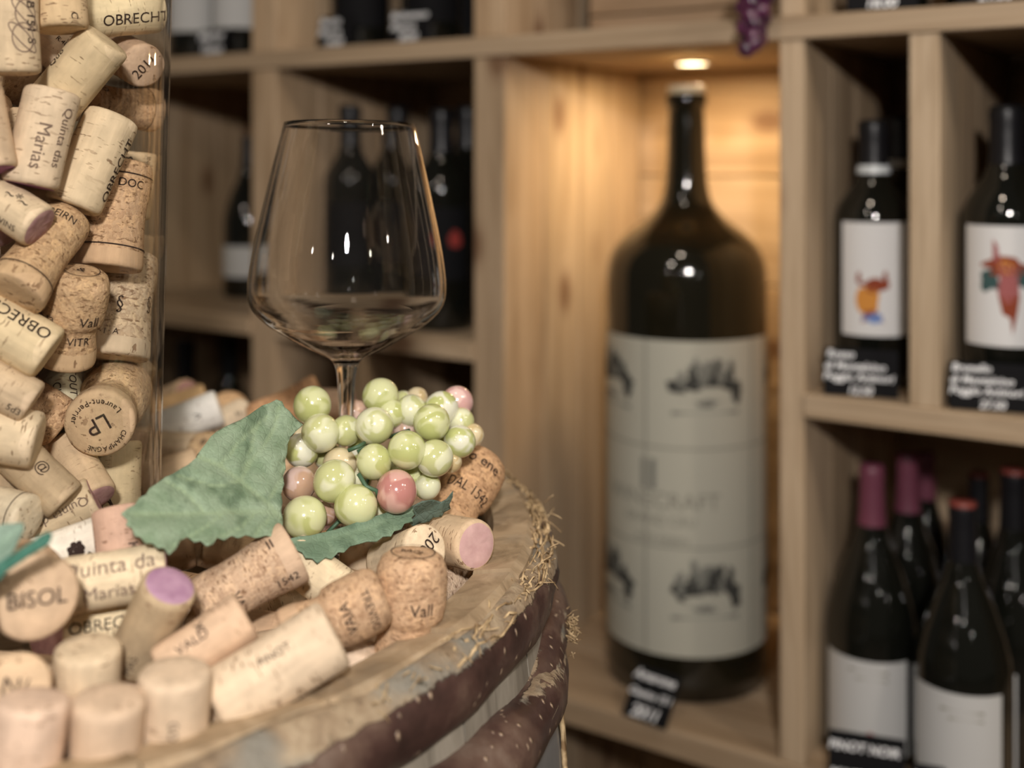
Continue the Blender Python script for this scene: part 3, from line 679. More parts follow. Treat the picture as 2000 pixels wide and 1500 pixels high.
K_('S', 256, 207, 88, -6, -34, ('v', .010), TAN, None, [('ring', 16.5), ('ar', 'AD', 5, -60, -19, 1)], 'ringed granular champagne cork lying below the 2011 end')
K_('N', 97, 265, 108, -103, 6, ('v', -.002), (.74, .58, .42), PURPLE, [('ax', 'Quinta das', 6.6, 40, -1, 1), ('ax', 'Marias', 8.5, 2, 5, 1)], 'upright cream cork printed Quinta das Marias')
K_('N', 182, 316, 110, -113, 10, ('v', .004), (.75, .595, .41), None, [('ax', 'OBRECHT', 7.5, -62, 1, -1)], 'leaning cream cork with dark printing along its shaded edge beside the upright Marias one')
K_('N', -8, 256, 94, -80, 14, ('v', .0), (.62, .46, .32), PURPLE, [], 'cork with purple lower end cut by the frame beside the upright Marias one')
K_('N', 46, 275, 70, 88, 0, ('v', .022), NAT, None, [('ax', '2011', 8, 5, -2, 1)], 'cork with sideways 2011 hidden behind the upright Marias one')
K_('N', 278, 362, 68, 84, 0, ('v', .010), (.62, .47, .30), None, [('ax', 'JEEB', 7, 20, 12, 1), ('ax', 'CONTI FORMENTINI', 3.6, -35, 0, 1)], 'slim upright cork with script letters against the vase wall')
K_('S', 231, 421, 124, -99, 10, ('v', .004), TAN, None, [('ring', 15.5), ('ring', -18), ('ar', 'NE · DOC', 6, 6, -13.5, -1)], 'flared champagne cork lettered NE DOC standing in the vase')
K_('N', 32, 408, 92, -36, 26, ('v', .0), (.70, .55, .38), MAUVE, [('ax', 'VINS', 4.5, -38, 12, 1), ('ax', '~*~', 8, 35, 8, 1)], 'cork with faded purple end pointing down across the vase')
K_('S', 80, 502, 120, -124, 30, ('v', .006), (.58, .40, .24), (.56, .41, .26), [('ring', 16), ('ar', 'MADEIRN', 5.5, 30, -17, -1)], 'fat flared champagne cork with ring line, flat end turned out, under the purple one')
K_('M', 140, 612, 118, 80, 22, ('v', .010), (.60, .42, .26), (.60, .44, .28), [('ar', 'Vall', 7, 32, 3, 1), ('ar', 'ra', 6, -42, 2, 1), ('ar', 'VITR', 5.5, 22, -8.5, 1), ('endring', 9), ('end', '&', 7, 0)], 'mushroom champagne cork lettered Vall standing upright in the vase')
K_('S', 246, 600, 122, -98, 12, ('v', .004), GRAG, None, [('ar', '§', 10, 8, 2, -1), ('ar', '§', 10, -58, 0, -1), ('ar', '· I · A', 4.5, 20, 15, -1)], 'granular cork with small sea creature marks near the vase wall')
K_('N', 276, 520, 60, 82, 0, ('v', .006), NAT, None, [('ax', 'O', 9, 0, 4, 1)], 'narrow cork with square mark squeezed against the vase wall')
K_('N', 22, 652, 116, -35, 8, ('v', -.002), (.76, .61, .40), None, [('ax', 'OBRECHT', 8.4, -32, 2, -1)], 'yellowish cork with upside-down OBRECHT at the vase edge')
K_('N', 2, 742, 84, -34, 6, ('v', .006), (.64, .49, .34), None, [('ax', '5d3', 4.8, -35, 17, 1)], 'cork with small number below the upside-down yellowish one')
K_('N', 121, 765, 80, -87, 32, ('v', .044), (.54, .49, .36), PALEE, [('ax', 'TOUT', 6, 32, 1, 1), ('ax', 'CL', 6, -12, 5, 1)], 'greyish plastic cork hanging down with its blank end turned out')
K_('N', -6, 846, 112, -15, 12, ('v', .0), (.76, .61, .43), None, [], 'blank cream cork lying at the frame edge low in the vase')
K_('B', 193, 829, 136, -120, 66, ('v', .003), (.60, .43, .27), (.55, .36, .24), [('end', 'LP', 12, 205), ('endarc', 'Laurent-Perrier', 4.2, 10.6, 32, 1), ('endarc', 'CHAMPAGNE', 3.5, 10.9, -66, -1)], 'champagne cork with lettered round end facing out in the vase', 'f')
K_('N', 200, 740, 76, 35, 0, ('v', .030), (.62, .47, .30), None, [], 'streaky cork tucked behind the lettered champagne end')
K_('N', 216, 950, 94, 89, 2, ('v', .026), (.66, .53, .34), None, [('tree', -20, -10)], 'upright cork with drawn twig below the lettered champagne end')
K_('N', 66, 938, 80, -48, 6, ('v', .020), (.50, .38, .25), None, [('ax', '@', 7, 20, 0, 1)], 'shaded cork with round dark stamp low in the vase')  # base colour darkened to stand for the shadow low in the vase
K_('N', 138, 922, 74, -62, 30, ('v', .026), NAT, MAUVE, [], 'mauve cork end deep in the gap beside the round-stamped one')
K_('N', 116, 990, 80, 24, 8, ('v', .006), (.68, .54, .37), MAUVE, [('ax', 'Quinta das', 6.2, -4, 4, -1), ('ax', 'Marias', 6.2, -42, -6, -1)], 'cork with upside-down Quinta lettering at the foot of the vase')
K_('N', 10, 1000, 94, -22, 38, ('v', -.001), (.70, .60, .45), (.62, .55, .42), [('ring', 18)], 'cork with smooth grey-white end at the frame edge near the green leaf')
K_('N', 254, 700, 66, -50, 20, ('v', .018), (.64, .48, .31), None, [('ax', '8', 5, 0, 6, 1)], 'corner of a tilted cork under the sea-creature cork')
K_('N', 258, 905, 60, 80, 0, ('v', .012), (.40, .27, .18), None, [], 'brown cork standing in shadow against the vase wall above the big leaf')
# --- on the barrel
K_('N', 134, 1064, 92, 14, 2, .525, WHT, None, [('flower', -5, 1)], 'whitish cork with a printed rose lying behind the BISOL cork')
K_('N', 224, 1082, 94, -84, 4, .525, (.58, .38, .28), MAUVE, [('ax', 'KRE', 7, 30, 4, 1), ('ax', 'I', 7, -25, 4, 1)], 'pinkish stained cork lettered KRE at the tip of the big leaf')
K_('B', 88, 1168, 162, -48, 76, .45, (.58, .42, .28), (.60, .45, .32), [('end', 'BISOL', 8.6, 3)], 'big champagne cork with BISOL on its round end', 'f')
K_('N', 222, 1139, 106, 3, 4, .505, (.73, .60, .41), PURPLE, [('ax', 'Quinta da', 9.5, 24, -2, 1), ('ax', 'Marias', 8, -24, -2, 1)], 'cork with blurred Quinta lettering lying between BISOL and the purple end')
K_('N', 215, 1210, 84, 2, 0, .50, YEL, None, [('ax', 'OBRECHT', 7, 8, -1, 1)], 'yellow cork under the Quinta lettered one beside BISOL')
K_('N', 333, 1152, 112, 62, 40, .468, (.46, .35, .22), m_stain('bright_purple_stain', (.33, .185, .28), (.42, .26, .355)), [('ax', 'MAS', 5, 0, -14, 1)], 'tilted cork with bright purple end turned up', 'f')
K_('S', 478, 1140, 126, 27, -2, .53, (.58, .42, .29), None, [('ax', '1542', 5.5, -38, 16, 1), ('ar', 'VA', 6, 25, -6, 1), ('ax', 'II', 7, 35, 16, 1)], 'fat flared champagne cork below the big leaf pointing up to the grapes')
K_('N', 400, 1262, 100, 29, 3, .47, (.62, .44, .30), None, [('ax', 'VALD', 5.5, 20, -4, 1), ('ax', 'x', 8, 40, 2, 1)], 'pinkish cork lying slanted before the bright purple end')
K_('N', 170, 1264, 126, 88, 27, .452, (.64, .51, .35), (.68, .55, .385), [('ax', '·', 5, 0, 0, 1)], 'cork standing upright with smooth flat top below BISOL', 'f')
K_('B', 44, 1348, 140, 100, 74, .418, (.62, .45, .29), (.60, .42, .29), [('end', 'N/', 9, 0)], 'champagne cork with blurred mark at the frame edge below BISOL', 'f')
K_('N', 340, 1327, 136, 88, 27, .445, (.63, .49, .35), (.63, .47, .325), [('ax', 'GOD', 4.8, 0, 6, -1)], 'upright cork with a small vertical stamp near the barrel rim', 'f')
K_('N', 534, 1322, 138, 27, 4, .47, (.68, .54, .385), None, [('ax', 'PINOT', 4.6, 22, 2, 1), ('ax', 'TROCKENBEEREN', 4.4, -72, 0, 1)], 'big cream blank-topped cork lying at the front barrel rim')
K_('M', 655, 1220, 124, 22, 0, .515, (.54, .37, .235), None, [('ar', 'VAIA', 6.5, 12, 5, -1), ('ar', 'TREVISO', 5, 18, 16, 1)], 'brown champagne cork behind the big cream one at the rim')
K_('N', 205, 1376, 136, 86, 28, .428, (.60, .45, .32), (.66, .48, .35), [], 'blurred upright cork in the lowest row with tan top', 'f')
K_('N', 58, 1508, 138, 82, 24, .418, (.66, .49, .37), None, [], 'blurred pinkish cork in the lowest row at the frame edge')
K_('N', 128, 1500, 110, 96, 24, .43, (.72, .55, .42), None, [], 'blurred pink-white cork squeezed between two blurred corks in the lowest row')
K_('M', 787, 1198, 140, 86, 20, .525, (.60, .41, .26), (.55, .38, .22), [('ar', 'Vall', 7.6, 20, 5.5, 1), ('endring', 9.5), ('end', 'BISOL', 4.4, -10)], 'mushroom champagne cork lettered Vall standing at the barrel rim')
K_('N', 838, 1079, 94, 18, 58, .578, (.72, .58, .40), (.76, .64, .47), [('end', '2001', 8.6, 232)], 'cork with upside-down year on its pale end near the barrel rim', 'f')
K_('N', 932, 1074, 98, -12, 50, .592, (.62, .46, .30), m_stain('rosy_stain', (.50, .31, .30), (.58, .38, .36)), [], 'cork with rosy end turned out beside the pale upside-down year', 'f')
K_('B', 905, 966, 112, -122, 28, .655, (.58, .37, .21), (.60, .42, .28), [('ar', 'Jeio ene', 9, 10, -14, -1), ('ar', 'DAL 1542', 7, -5, 2, -1), ('end', 'BISOL', 8, 90)], 'champagne cork numbered 1542 at the rim to the side of the grapes')
K_('N', 704, 1104, 92, -95, 66, .60, (.64, .50, .34), (.72, .59, .42), [], 'cork under the curled leaf with its pale end turned out', 'f')
K_('N', 625, 1142, 92, -38, 12, .565, (.74, .61, .41), None, [], 'pale cork between the curled leaf and the brown champagne one')
K_('N', 452, 1080, 84, 160, 20, .56, (.46, .31, .18), None, [], 'brown cork in the shade below the big leaf')  # the brown holds the leaf's shade in the base colour
K_('N', 300, 1085, 84, 10, 0, .545, (.42, .28, .17), None, [('ax', 'AU', 7, 10, 2, -1)], 'shaded brown cork under the lower edge of the big leaf')  # leaf shadow put into the cork's dark brown colour
# back of the pile
K_('N', 370, 776, 82, 20, 45, .95, NAT, MAUVE, [], 'rosy-ended cork at the back of the pile beside the vase', 'f')
K_('N', 352, 800, 60, 15, 0, .935, (.62, .42, .22), None, [], 'tan cork lying on the rosy-ended one behind the vase')
K_('N', 372, 826, 72, 18, 4, .84, (.78, .76, .70), None, [('ax', '>', 10, 0, 8, 1)], 'white printed cork beside the vase at the back of the pile')
K_('M', 447, 802, 84, 90, 68, .90, (.58, .39, .22), (.58, .39, .22), [('end', '*', 9, 0)], 'round tan champagne head at the back above the leaf edge', 'f')
K_('N', 428, 826, 64, 204, 34, .85, (.70, .58, .42), DARKP, [('ring', 13), ('ax', 'N', 6, 10, -8, -1)], 'cork with very dark purple end at the edge of the big leaf')
K_('N', 342, 870, 62, -6, 4, .82, (.58, .45, .30), None, [('ax', ': .', 6, 0, 8, 1)], 'speckled cork against the vase, above the big leaf edge')
K_('M', 400, 872, 66, 110, 48, .775, (.60, .43, .25), (.60, .43, .25), [('end', 'e', 9, 0)], 'brown champagne head half covered by the big leaf', 'f')
K_('N', 335, 918, 62, 12, 0, .755, (.72, .52, .32), None, [], 'orange-lit cork between the vase and the big leaf')
K_('S', 560, 800, 84, 20, 5, .86, (.60, .36, .20), None, [('ring', 15), ('ring', 12)], 'orange-brown champagne cork behind the tip of the big leaf')
K_('N', 628, 800, 68, -5, 10, .88, (.58, .42, .30), MAUVE, [], 'dull cork just behind the glass stem')

# --- placing: hand-laid corks stay on their line of sight, the fillers give way
items = []
def vase_depth(px, py, r):
    t = (px-1000)/F; s = .5
    for _ in range(3):
        z = -(py-300)*s/F; R = vrad(z)-.0034-r
        a = 1+t*t; b = t*VC.x+VC.y; c = VC.x**2+VC.y**2-R*R; dsc = b*b-a*c
        s = (b-math.sqrt(max(dsc, 0)))/a
    return s
for a, k in T:
    kind, px, py, dia, phi, tau, where, col, endc, prints, label = a[:11]; face = len(a) > 11
    px0, py0 = px, py
    for it in range(3):
        if isinstance(where, tuple):
            D = vase_depth(px, py, NOM[kind]/2)+where[1]
        else: D = where
        f = P(px, py, D)-Vector((0, 0, CZ)); f.normalize()
        r = f.cross(Vector((0, 0, 1))).normalized(); u = r.cross(f)
        ph, ta = math.radians(phi), math.radians(tau)
        d = (r*math.cos(ph)+u*math.sin(ph))*math.cos(ta)-f*math.sin(ta)
        sc = min(max(dia*D/(F*NOM[kind]), .80), 1.22)
        c = P(px, py, D)
        if face:
            if isinstance(where, tuple):   # the end touches the glass
                q = P(px0, py0, vase_depth(px0, py0, .004+.010*math.cos(ta))+where[1]); c = q-d*HALF[kind]*sc
            else: c = P(px0, py0, D)-d*HALF[kind]*sc
            break
    items.append(dict(kind=kind, c=c, d=d, s=sc, f=f, col=col, endc=endc, prints=prints, label=label, hand=True, vase=isinstance(where, tuple), group=None))
rf = random.Random(5)
def rcol(): 
    b = rf.choice([PALE, NAT, TAN, PINK, NAT, PALE]); k = rf.uniform(.85, 1.08); return tuple(x*k for x in b)
GV, GP_ = 'corks deep inside the vase', 'corks low in the pile on the barrel'
for k in range(150):
    a = rf.uniform(-2.9, .9) if k < 110 else rf.uniform(0, 6.28); R = rf.uniform(.025, .075); z = rf.uniform(-.20, .20)
    d = Vector((rf.gauss(0, 1), rf.gauss(0, 1), rf.gauss(0, 1))).normalized()
    items.append(dict(kind=rf.choice('NNNNS'), c=Vector((VC.x+R*math.cos(a), VC.y+R*math.sin(a), CZ+z)), d=d, s=rf.uniform(.9, 1.0), f=None, col=rcol(), endc=rf.choice([None, None, None, MAUVE]), prints=[], label='plain cork deep inside the vase, mostly hidden by the corks at the glass', hand=False, vase=True, group=GV))
nb = 0
while nb < 130:
    a = rf.uniform(0, 6.28); R = .272*math.sqrt(rf.random()); x, y = BX+R*math.cos(a), BY+R*math.sin(a)
    if (Vector((x, y))-VC).length < .125 or x/y*F+1000 < -1100: continue
    if (Vector((x, y))-Vector((gl.location.x, gl.location.y))).length < .062: continue
    z = BZ-.034+.0135+(.016 if nb % 3 == 0 else 0); q = rf.uniform(0, 6.28)
    d = Vector((math.cos(q), math.sin(q), rf.uniform(-.15, .15))).normalized()
    items.append(dict(kind=rf.choice('NNNNS'), c=Vector((x, y, z)), d=d, s=rf.uniform(.92, 1.0), f=None, col=rcol(), endc=rf.choice([None, None, MAUVE]), prints=[], label='plain cork lying low in the pile on the barrel, mostly covered', hand=False, vase=False, group=GP_)); nb += 1
n = len(items); pos = np.array([i['c'] for i in items]); dr = np.array([i['d'] for i in items])
hl = np.array([HALF[i['kind']]*i['s'] for i in items]); rad = np.array([NOM[i['kind']]*i['s']/2*(.93 if i['kind'] != 'N' else 1) for i in items])
hand = np.array([i['hand'] for i in items]); inv = np.array([i['vase'] for i in items])
ray = np.array([(i['f'] if i['hand'] else (0, 0, 0)) for i in items]); start = pos.copy(); lock = np.array([('lettered round end facing' in i['label'] or 'greyish plastic cork hanging' in i['label']) for i in items])
ks = np.array([-1, -.5, 0, .5, 1.]); owner = np.repeat(np.arange(n), 5); rr5 = np.repeat(rad, 5)
span = np.maximum(hl-rad*.85, .004)
for it in range(130):
    sph = (pos[:, None, :]+dr[:, None, :]*(ks[None, :, None]*span[:, None, None])).reshape(-1, 3)
    dd = sph[:, None, :]-sph[None, :, :]; ds = np.sqrt((dd**2).sum(-1))+1e-9
    pen = rr5[:, None]+rr5[None, :]-ds; pen[owner[:, None] == owner[None, :]] = 0; pen[inv[owner][:, None] != inv[owner][None, :]] = 0
    pen = np.maximum(pen, 0); mv = (dd/ds[..., None]*pen[..., None]).sum(1); cnt = (pen > 0).sum(1)
    push = np.zeros((n, 3)); c2 = np.zeros(n); np.add.at(push, owner, mv); np.add.at(c2, owner, cnt); push /= np.maximum(c2, 1)[:, None]
    al = (push*ray).sum(1)
    push[lock] = 0; al[lock] = 0
    step = np.where(hand[:, None], ray*al[:, None]*.35+.04*(push-ray*al[:, None]), push*.45)
    pos += step
    # keep hand-laid ones close, all of them inside their vessel
    off = pos-start; along = (off*ray).sum(1); lat = off-ray*along[:, None]
    ll = np.linalg.norm(lat, axis=1); lat *= np.minimum(1, np.where(inv, .0045, .003)/np.maximum(ll, 1e-9))[:, None]
    pos = np.where(hand[:, None], start+ray*np.clip(along, -.018, .022)[:, None]+lat, pos)
    for sgn in (-1, 0, 1):
        q = pos+dr*(sgn*span)[:, None]; v = q[:, :2]-np.array(VC); dist = np.linalg.norm(v, axis=1)
        R = np.array([vrad(z-CZ) for z in q[:, 2]])-.0040-rad; over = np.where(inv, np.maximum(dist-R, 0), 0)
        tocam = np.array([-VC.x, -VC.y])/VC.length; facing = (v/np.maximum(dist, 1e-6)[:, None]*tocam).sum(1)
        over = np.where(inv & ~hand, np.maximum(dist-(R-np.where(facing > -.45, .027, 0)), 0), over)
        mvx = -v/np.maximum(dist, 1e-6)[:, None]*over[:, None]
        back = over[:, None]*ray*1.0
        pos[:, :2] += np.where(hand[:, None], mvx*.25, mvx); pos += np.where((hand & inv)[:, None], back*.6, 0)
        need = np.where(~inv, np.maximum((VC_R := .1035)+rad*1.0-dist, 0), 0); mo = v/np.maximum(dist, 1e-6)[:, None]*need[:, None]
        pos[:, :2] += np.where(hand[:, None], mo*.3, mo)
        vb = q[:, :2]-np.array([BX, BY]); db = np.linalg.norm(vb, axis=1); ov = np.where(~inv, np.maximum(db-(RI-.004-rad), 0), 0)
        pos[:, :2] -= np.where(hand[:, None], .0, 1.0)*vb/np.maximum(db, 1e-6)[:, None]*ov[:, None]
        low = np.where(inv, CZ-.2200+rad, BZ-.0335+rad)-q[:, 2]; pos[:, 2] += np.where(hand, .3, 1)*np.maximum(low, 0)
    pos[lock] = start[lock]
    fl = ~hand & ~inv
    vg = pos[:, :2]-np.array([gl.location.x, gl.location.y]); dg = np.linalg.norm(vg, axis=1); need = np.where(fl, np.maximum(.060-dg, 0), 0)
    pos[:, :2] += vg/np.maximum(dg, 1e-6)[:, None]*need[:, None]
    fv = ~hand & inv; pos[fv, 2] -= .0014*min(1, (130-it)/60)
    pos[fl, 2] -= .0006
    pos[fl, 2] = np.clip(pos[fl, 2], BZ-.0335+.0125, BZ-.004)

def frame(d, f):
    if abs(d.dot(f)) < .93: x = (-f)-d*((-f).dot(d))
    else: x = Vector((0, 0, 1))-d*d.z
    x.normalize(); y = d.cross(x); return Matrix(((x.x, y.x, d.x), (x.y, y.y, d.y), (x.z, y.z, d.z)))
def wrap(pts, kind, th0, mode, z0, flip, lift=.00038):
    out = []
    for x, y in pts:
        if mode == 'ax': z = z0+flip*x; cir = -flip*y
        else: z = z0+flip*y; cir = flip*x
        r = rat(kind, z)+lift; th = th0+cir/r; out.append((r*math.cos(th), r*math.sin(th), z))
    return out
def subdiv(v, f, mx):
    bm = bmesh.new(); vv = [bm.verts.new((a, b, 0)) for a, b in v]
    for q in f:
        try: bm.faces.new([vv[i] for i in q])
        except ValueError: pass
    bmesh.ops.triangulate(bm, faces=bm.faces[:])
    for _ in range(2):
        e = [x for x in bm.edges if x.calc_length() > mx]
        if not e: break
        bmesh.ops.subdivide_edges(bm, edges=e, cuts=1); bmesh.ops.triangulate(bm, faces=bm.faces[:])
    bm.verts.index_update(); o = ([(a.co.x, a.co.y) for a in bm.verts], [tuple(a.index for a in q.verts) for q in bm.faces]); bm.free(); return o
def ribbon(pl, w):
    v, f = [], []
    for i, p in enumerate(pl):
        a = Vector(pl[max(i-1, 0)]); b = Vector(pl[min(i+1, len(pl)-1)]); t = (b-a).normalized(); nrm = Vector((-t.y, t.x))*w/2
        v += [tuple(Vector(p)+nrm), tuple(Vector(p)-nrm)]
    for i in range(len(pl)-1): f.append((2*i, 2*i+1, 2*i+3, 2*i+2))
    return v, f
def merge2(l):
    V, Fc = [], []
    for v, f in l: o = len(V); V += v; Fc += [tuple(i+o for i in q) for q in f]
    return V, Fc
# the fillers nobody could see from here or a step aside are not built; those in view are named after the cork they hide behind
KEEPF = {0,1,2,3,4,7,8,11,13,14,15,18,20,21,22,23,24,27,28,29,30,31,32,34,37,39,40,41,43,44,45,46,47,48,49,51,53,55,60,62,63,65,66,67,69,71,72,73,74,75,76,77,79,81,83,84,88,89,90,94,95,98,99,100,101,105,109,111,112,115,117,119,122,123,124,125,127,128,129,130,133,134,136,137,138,140,141,143,144,145,146,148,149,150,151,153,155,156,157,158,159,161,165,166,167,168,169,172,173,174,178,179,182,183,184,185,187,188,189,190,192,193,195,197,199,200,201,204,206,207,209,210,211,212,213,214,215,216,217,218,219,220,222,223,224,227,228,229,230,231,232,234,235,236,238,239,241,242,243,245,246,247,248,249,251,252,254,256,257,258,259,260,263,264,265,266,267,269,270,271,272,273,274,276,277,278,279}
VISF = {0,23,29,31,41,55,75,101,144,159,169,192,195,197,200,201,211,212,213,234,247,259,263,267,270,271,276,279}
nhand = sum(hand)
words_ = set('lying standing leaning hidden topmost pointing under below beside behind near at in against wedged peeping cut deep tucked squeezed facing leaning between hanging with turned to'.split())
used_ = set()
for i, it in enumerate(items):
    if it['hand'] or i-nhand not in VISF: continue
    vx = (pos[i][0]/pos[i][1]*F+1000, 300-(pos[i][2]-CZ)/pos[i][1]*F)
    near = sorted(range(nhand), key=lambda j: (inv[j] != inv[i])*1e6+(pos[j][0]/pos[j][1]*F+1000-vx[0])**2+(300-(pos[j][2]-CZ)/pos[j][1]*F-vx[1])**2)
    cw = min((('pale', PALE), ('tan', NAT), ('brown', TAN), ('pinkish', PINK)), key=lambda q: sum((a/sum(it['col'])-b/sum(q[1]))**2 for a, b in zip(it['col'], q[1])))[0]
    for j in near[:4]:
        sh = []
        for wd in items[j]['label'].split():
            if len(sh) >= 3 and wd in words_: break
            sh.append(wd)
        lb = '%s cork half hidden %s behind the %s' % (cw, 'in the vase' if it['vase'] else 'on the barrel', ' '.join(sh[:7]).rstrip(','))
        if lb not in used_: used_.add(lb); it['label'] = lb; break
for i, it in enumerate(items):
    if KEEPF is not None and not it['hand'] and i-nhand not in KEEPF: it['o'] = ''; continue
    kind = it['kind']; d = Vector(it['d']); loc = Vector(pos[i]); f = (loc-Vector((0, 0, CZ))).normalized()
    R3 = frame(d, f); o = bpy.data.objects.new('wine_cork' if kind == 'N' else 'champagne_cork', CM[kind][i % 4]); link(o)
    o.matrix_world = Matrix.Translation(loc) @ R3.to_4x4() @ Matrix.Scale(it['s'], 4)
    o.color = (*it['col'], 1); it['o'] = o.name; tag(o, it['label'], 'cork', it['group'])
    body = CORK if kind == 'N' else CORKA; e1 = e2 = CORKE
    if it['endc'] is not None and not isinstance(it['endc'], tuple): e1 = it['endc']
    if kind in 'M': e1 = CORKA
    if kind == 'B': e2 = CORKA
    for s_, m in zip(o.material_slots, (body, e1, e2, CORKE)): s_.link = 'OBJECT'; s_.material = m
    S = 1/it['s']; H = HALF[kind]
    for p in it['prints']:
        nm, ink = 'lettering', INK
        if 'Quinta' in str(p[1]) or 'Marias' in str(p[1]): ink = INKB
        if p[0] in ('ax', 'ar'):
            _, s, mm, th, z0, fl = p; v, q = textmesh(s); sz = mm*1.25e-3*.8*S
            v, q = subdiv([(a*sz, b*sz) for a, b in v], q, .003)
            tho = math.radians(-fl*th) if p[0] == 'ax' else math.radians(th)
            if p[0] == 'ax' and max(abs(a) for a, b in v)+abs(z0*1e-3) > H: 
                kf = (H*.95-abs(z0*1e-3)*.5)/max(abs(a) for a, b in v); v = [(a*kf, b*kf) for a, b in v]
            vv = wrap(v, kind, tho, p[0], z0*1e-3, fl)
        elif p[0] == 'ring':
            z = p[1]*1e-3; vv, q = lathe([(rat(kind, z-.0003)+.0003, z-.0003), (rat(kind, z+.0003)+.0003, z+.0003)], 40); nm = 'ring_line'
        elif p[0] == 'loop':
            pls = [[(.0055*math.sin(2*PI*k/24)*(1+.3*math.sin(j*2)), p[2]*1e-3+.0075*math.cos(2*PI*k/24+j)) for k in range(25)] for j in range(2)]
            v, q = merge2([ribbon(pl, .0006) for pl in pls]); vv = wrap(v, kind, math.radians(p[1]), 'ar', 0, 1); nm = 'emblem'; ink = INKB
        elif p[0] == 'tree':
            br = [[(-.008, .010), (-.004, .002), (0, -.006), (.002, -.009)], [(.002, -.009), (.010, -.007)], [(0, -.006), (-.008, -.008)], [(-.003, .0), (-.006, .009)], [(.002, -.009), (.004, -.002), (.0, .006)], [(.004, -.002), (.0015, .001)], [(.003, .0), (.0, .003)], [(-.008, -.008), (-.010, -.002), (-.006, -.003)], [(-.008, .010), (-.011, .014)], [(-.008, .010), (-.006, .015)], [(.002, -.009), (.004, -.012)]]
            v, q = merge2([ribbon(b, .0008) for b in br]); vv = wrap(v, kind, math.radians(p[1]), 'ar', p[2]*1e-3, 1); nm = 'twig_drawing'
        elif p[0] == 'flower':
            l = []
            for k in range(7):
                a = 2*PI*k/7; l.append(fillpoly([(.0033*math.cos(a)+x*.0018, .003*math.sin(a)+y*.0018) for x, y in blob(0, 0, 1, 1, .2, k, 10)], .002))
            l.append(fillpoly(blob(0, 0, .0018, .0018, .2, 3, 10), .002)); l.append(fillpoly([(-.008, -.008), (-.002, -.005), (-.0005, -.007), (-.004, -.0095)], .002)); l.append(fillpoly([(.002, -.007), (.006, -.003), (.009, -.006), (.004, -.009)], .002))
            v, q = merge2(l); vv = wrap(v, kind, math.radians(-p[1]), 'ax', p[2]*1e-3, 1); nm = 'rose_drawing'
        elif p[0] == 'endring':
            r = p[1]*1e-3; v = []; z = H+.0006
            vv, q = lathe([(r-.00025, z), (r+.00025, z)], 40); nm = 'ring_line'
        else:     # on the end
            sg = 1; z = H+.0007; rt = Vector((1, 0, 0)); dw = d*sg
            rt = rt-dw*rt.dot(dw); rt.normalize(); up = dw.cross(rt); inv3 = R3.inverted(); rt, up = inv3 @ rt, inv3 @ up
            if p[0] == 'end':
                v, q = textmesh(p[1]); sz = p[2]*1e-3*S; a = math.radians(p[3]); mw = max(abs(x) for x, y in v)*sz; lim = NOM[kind]*.44
                if mw > lim: sz *= lim/mw
                v = [(x*sz, y*sz) for x, y in v]; v = [(x*math.cos(a)-y*math.sin(a), x*math.sin(a)+y*math.cos(a)) for x, y in v]
            else:
                _, s, mm, rr_, ca, dirn = p; sz = mm*1e-3*S; l = []; ra = rr_*1e-3
                ws = []
                for ch in s:
                    v, q = textmesh(ch); xs = [x for x, y in v] or [0, .2]; ws.append((max(xs)-min(xs)+.14)*sz/ra)
                an = math.radians(ca)+(0 if dirn == 1 else sum(ws)/2)
                for ch, wd in zip(s, ws):
                    am = an+dirn*wd/2; an += dirn*wd; ro = am+dirn*PI/2
                    v, q = textmesh(ch); bx = (max(x for x, y in v)+min(x for x, y in v))/2
                    v = [(ra*math.cos(am)+((x-bx)*math.cos(ro)-y*math.sin(ro))*sz, ra*math.sin(am)+((x-bx)*math.sin(ro)+y*math.cos(ro))*sz) for x, y in v]; l.append((v, q))
                v, q = merge2(l)
            vv = [tuple(rt*x+up*y+Vector((0, 0, z))) for x, y in v]
        obj(nm, mesh(nm, vv, q, [ink], False), o)

# ------------------------------------------------------------------ grapes and leaves
GRN = [m_grape('green_grape_skin', (.46, .49, .20), (.61, .63, .36)), m_grape('pale_green_grape_skin', (.51, .53, .26), (.68, .69, .48)), m_grape('pearl_grape_skin', (.46, .49, .20), (.70, .70, .56))]
GPK = m_grape('pink_grape_skin', (.47, .215, .19), (.62, .37, .32)); GMV = m_grape('mauve_grape_skin', (.50, .33, .23), (.62, .46, .40)); GTN = m_grape('tan_grape_skin', (.55, .43, .23), (.64, .55, .36)); GRO = m_grape('rose_grape_skin', (.60, .36, .34), (.70, .50, .46))
G = [(610, 792, 37, 0, 0), (743, 773, 35, 0, 0), (803, 802, 31, 1, .006), (691, 806, 26, GMV, .055), (893, 785, 31, GRO, .018), (814, 778, 22, GTN, .03), (787, 782, 19, 1, .03), (862, 798, 34, 2, .008), (626, 846, 38, 1, -.006),
     (676, 841, 30, 1, .0), (731, 832, 37, 1, -.012), (764, 808, 28, 0, .004), (843, 825, 36, 0, -.010), (790, 838, 24, GMV, .016), (900, 822, 26, 1, .016), (898, 862, 31, 2, .004), (922, 850, 23, GTN, .02), (589, 880, 33, 2, .004),
     (795, 879, 37, 0, -.014), (849, 895, 36, 1, -.006), (731, 902, 35, 0, -.010), (664, 907, 33, GTN, .010), (653, 940, 41, 1, -.010), (584, 945, 34, GMV, .0), (774, 960, 41, GPK, -.006), (695, 988, 42, 0, -.004), (595, 1011, 42, 0, .0),
     (835, 950, 26, 1, .012), (802, 934, 26, 0, .014), (634, 1003, 23, GMV, .016), (580, 850, 22, GTN, .02), (700, 880, 22, 2, .018), (880, 902, 22, GTN, .012), (745, 992, 24, 1, .018), (640, 890, 28, 1, .02), (760, 925, 26, 1, .018), (700, 935, 26, 1, .022), (850, 860, 26, 1, .016)]
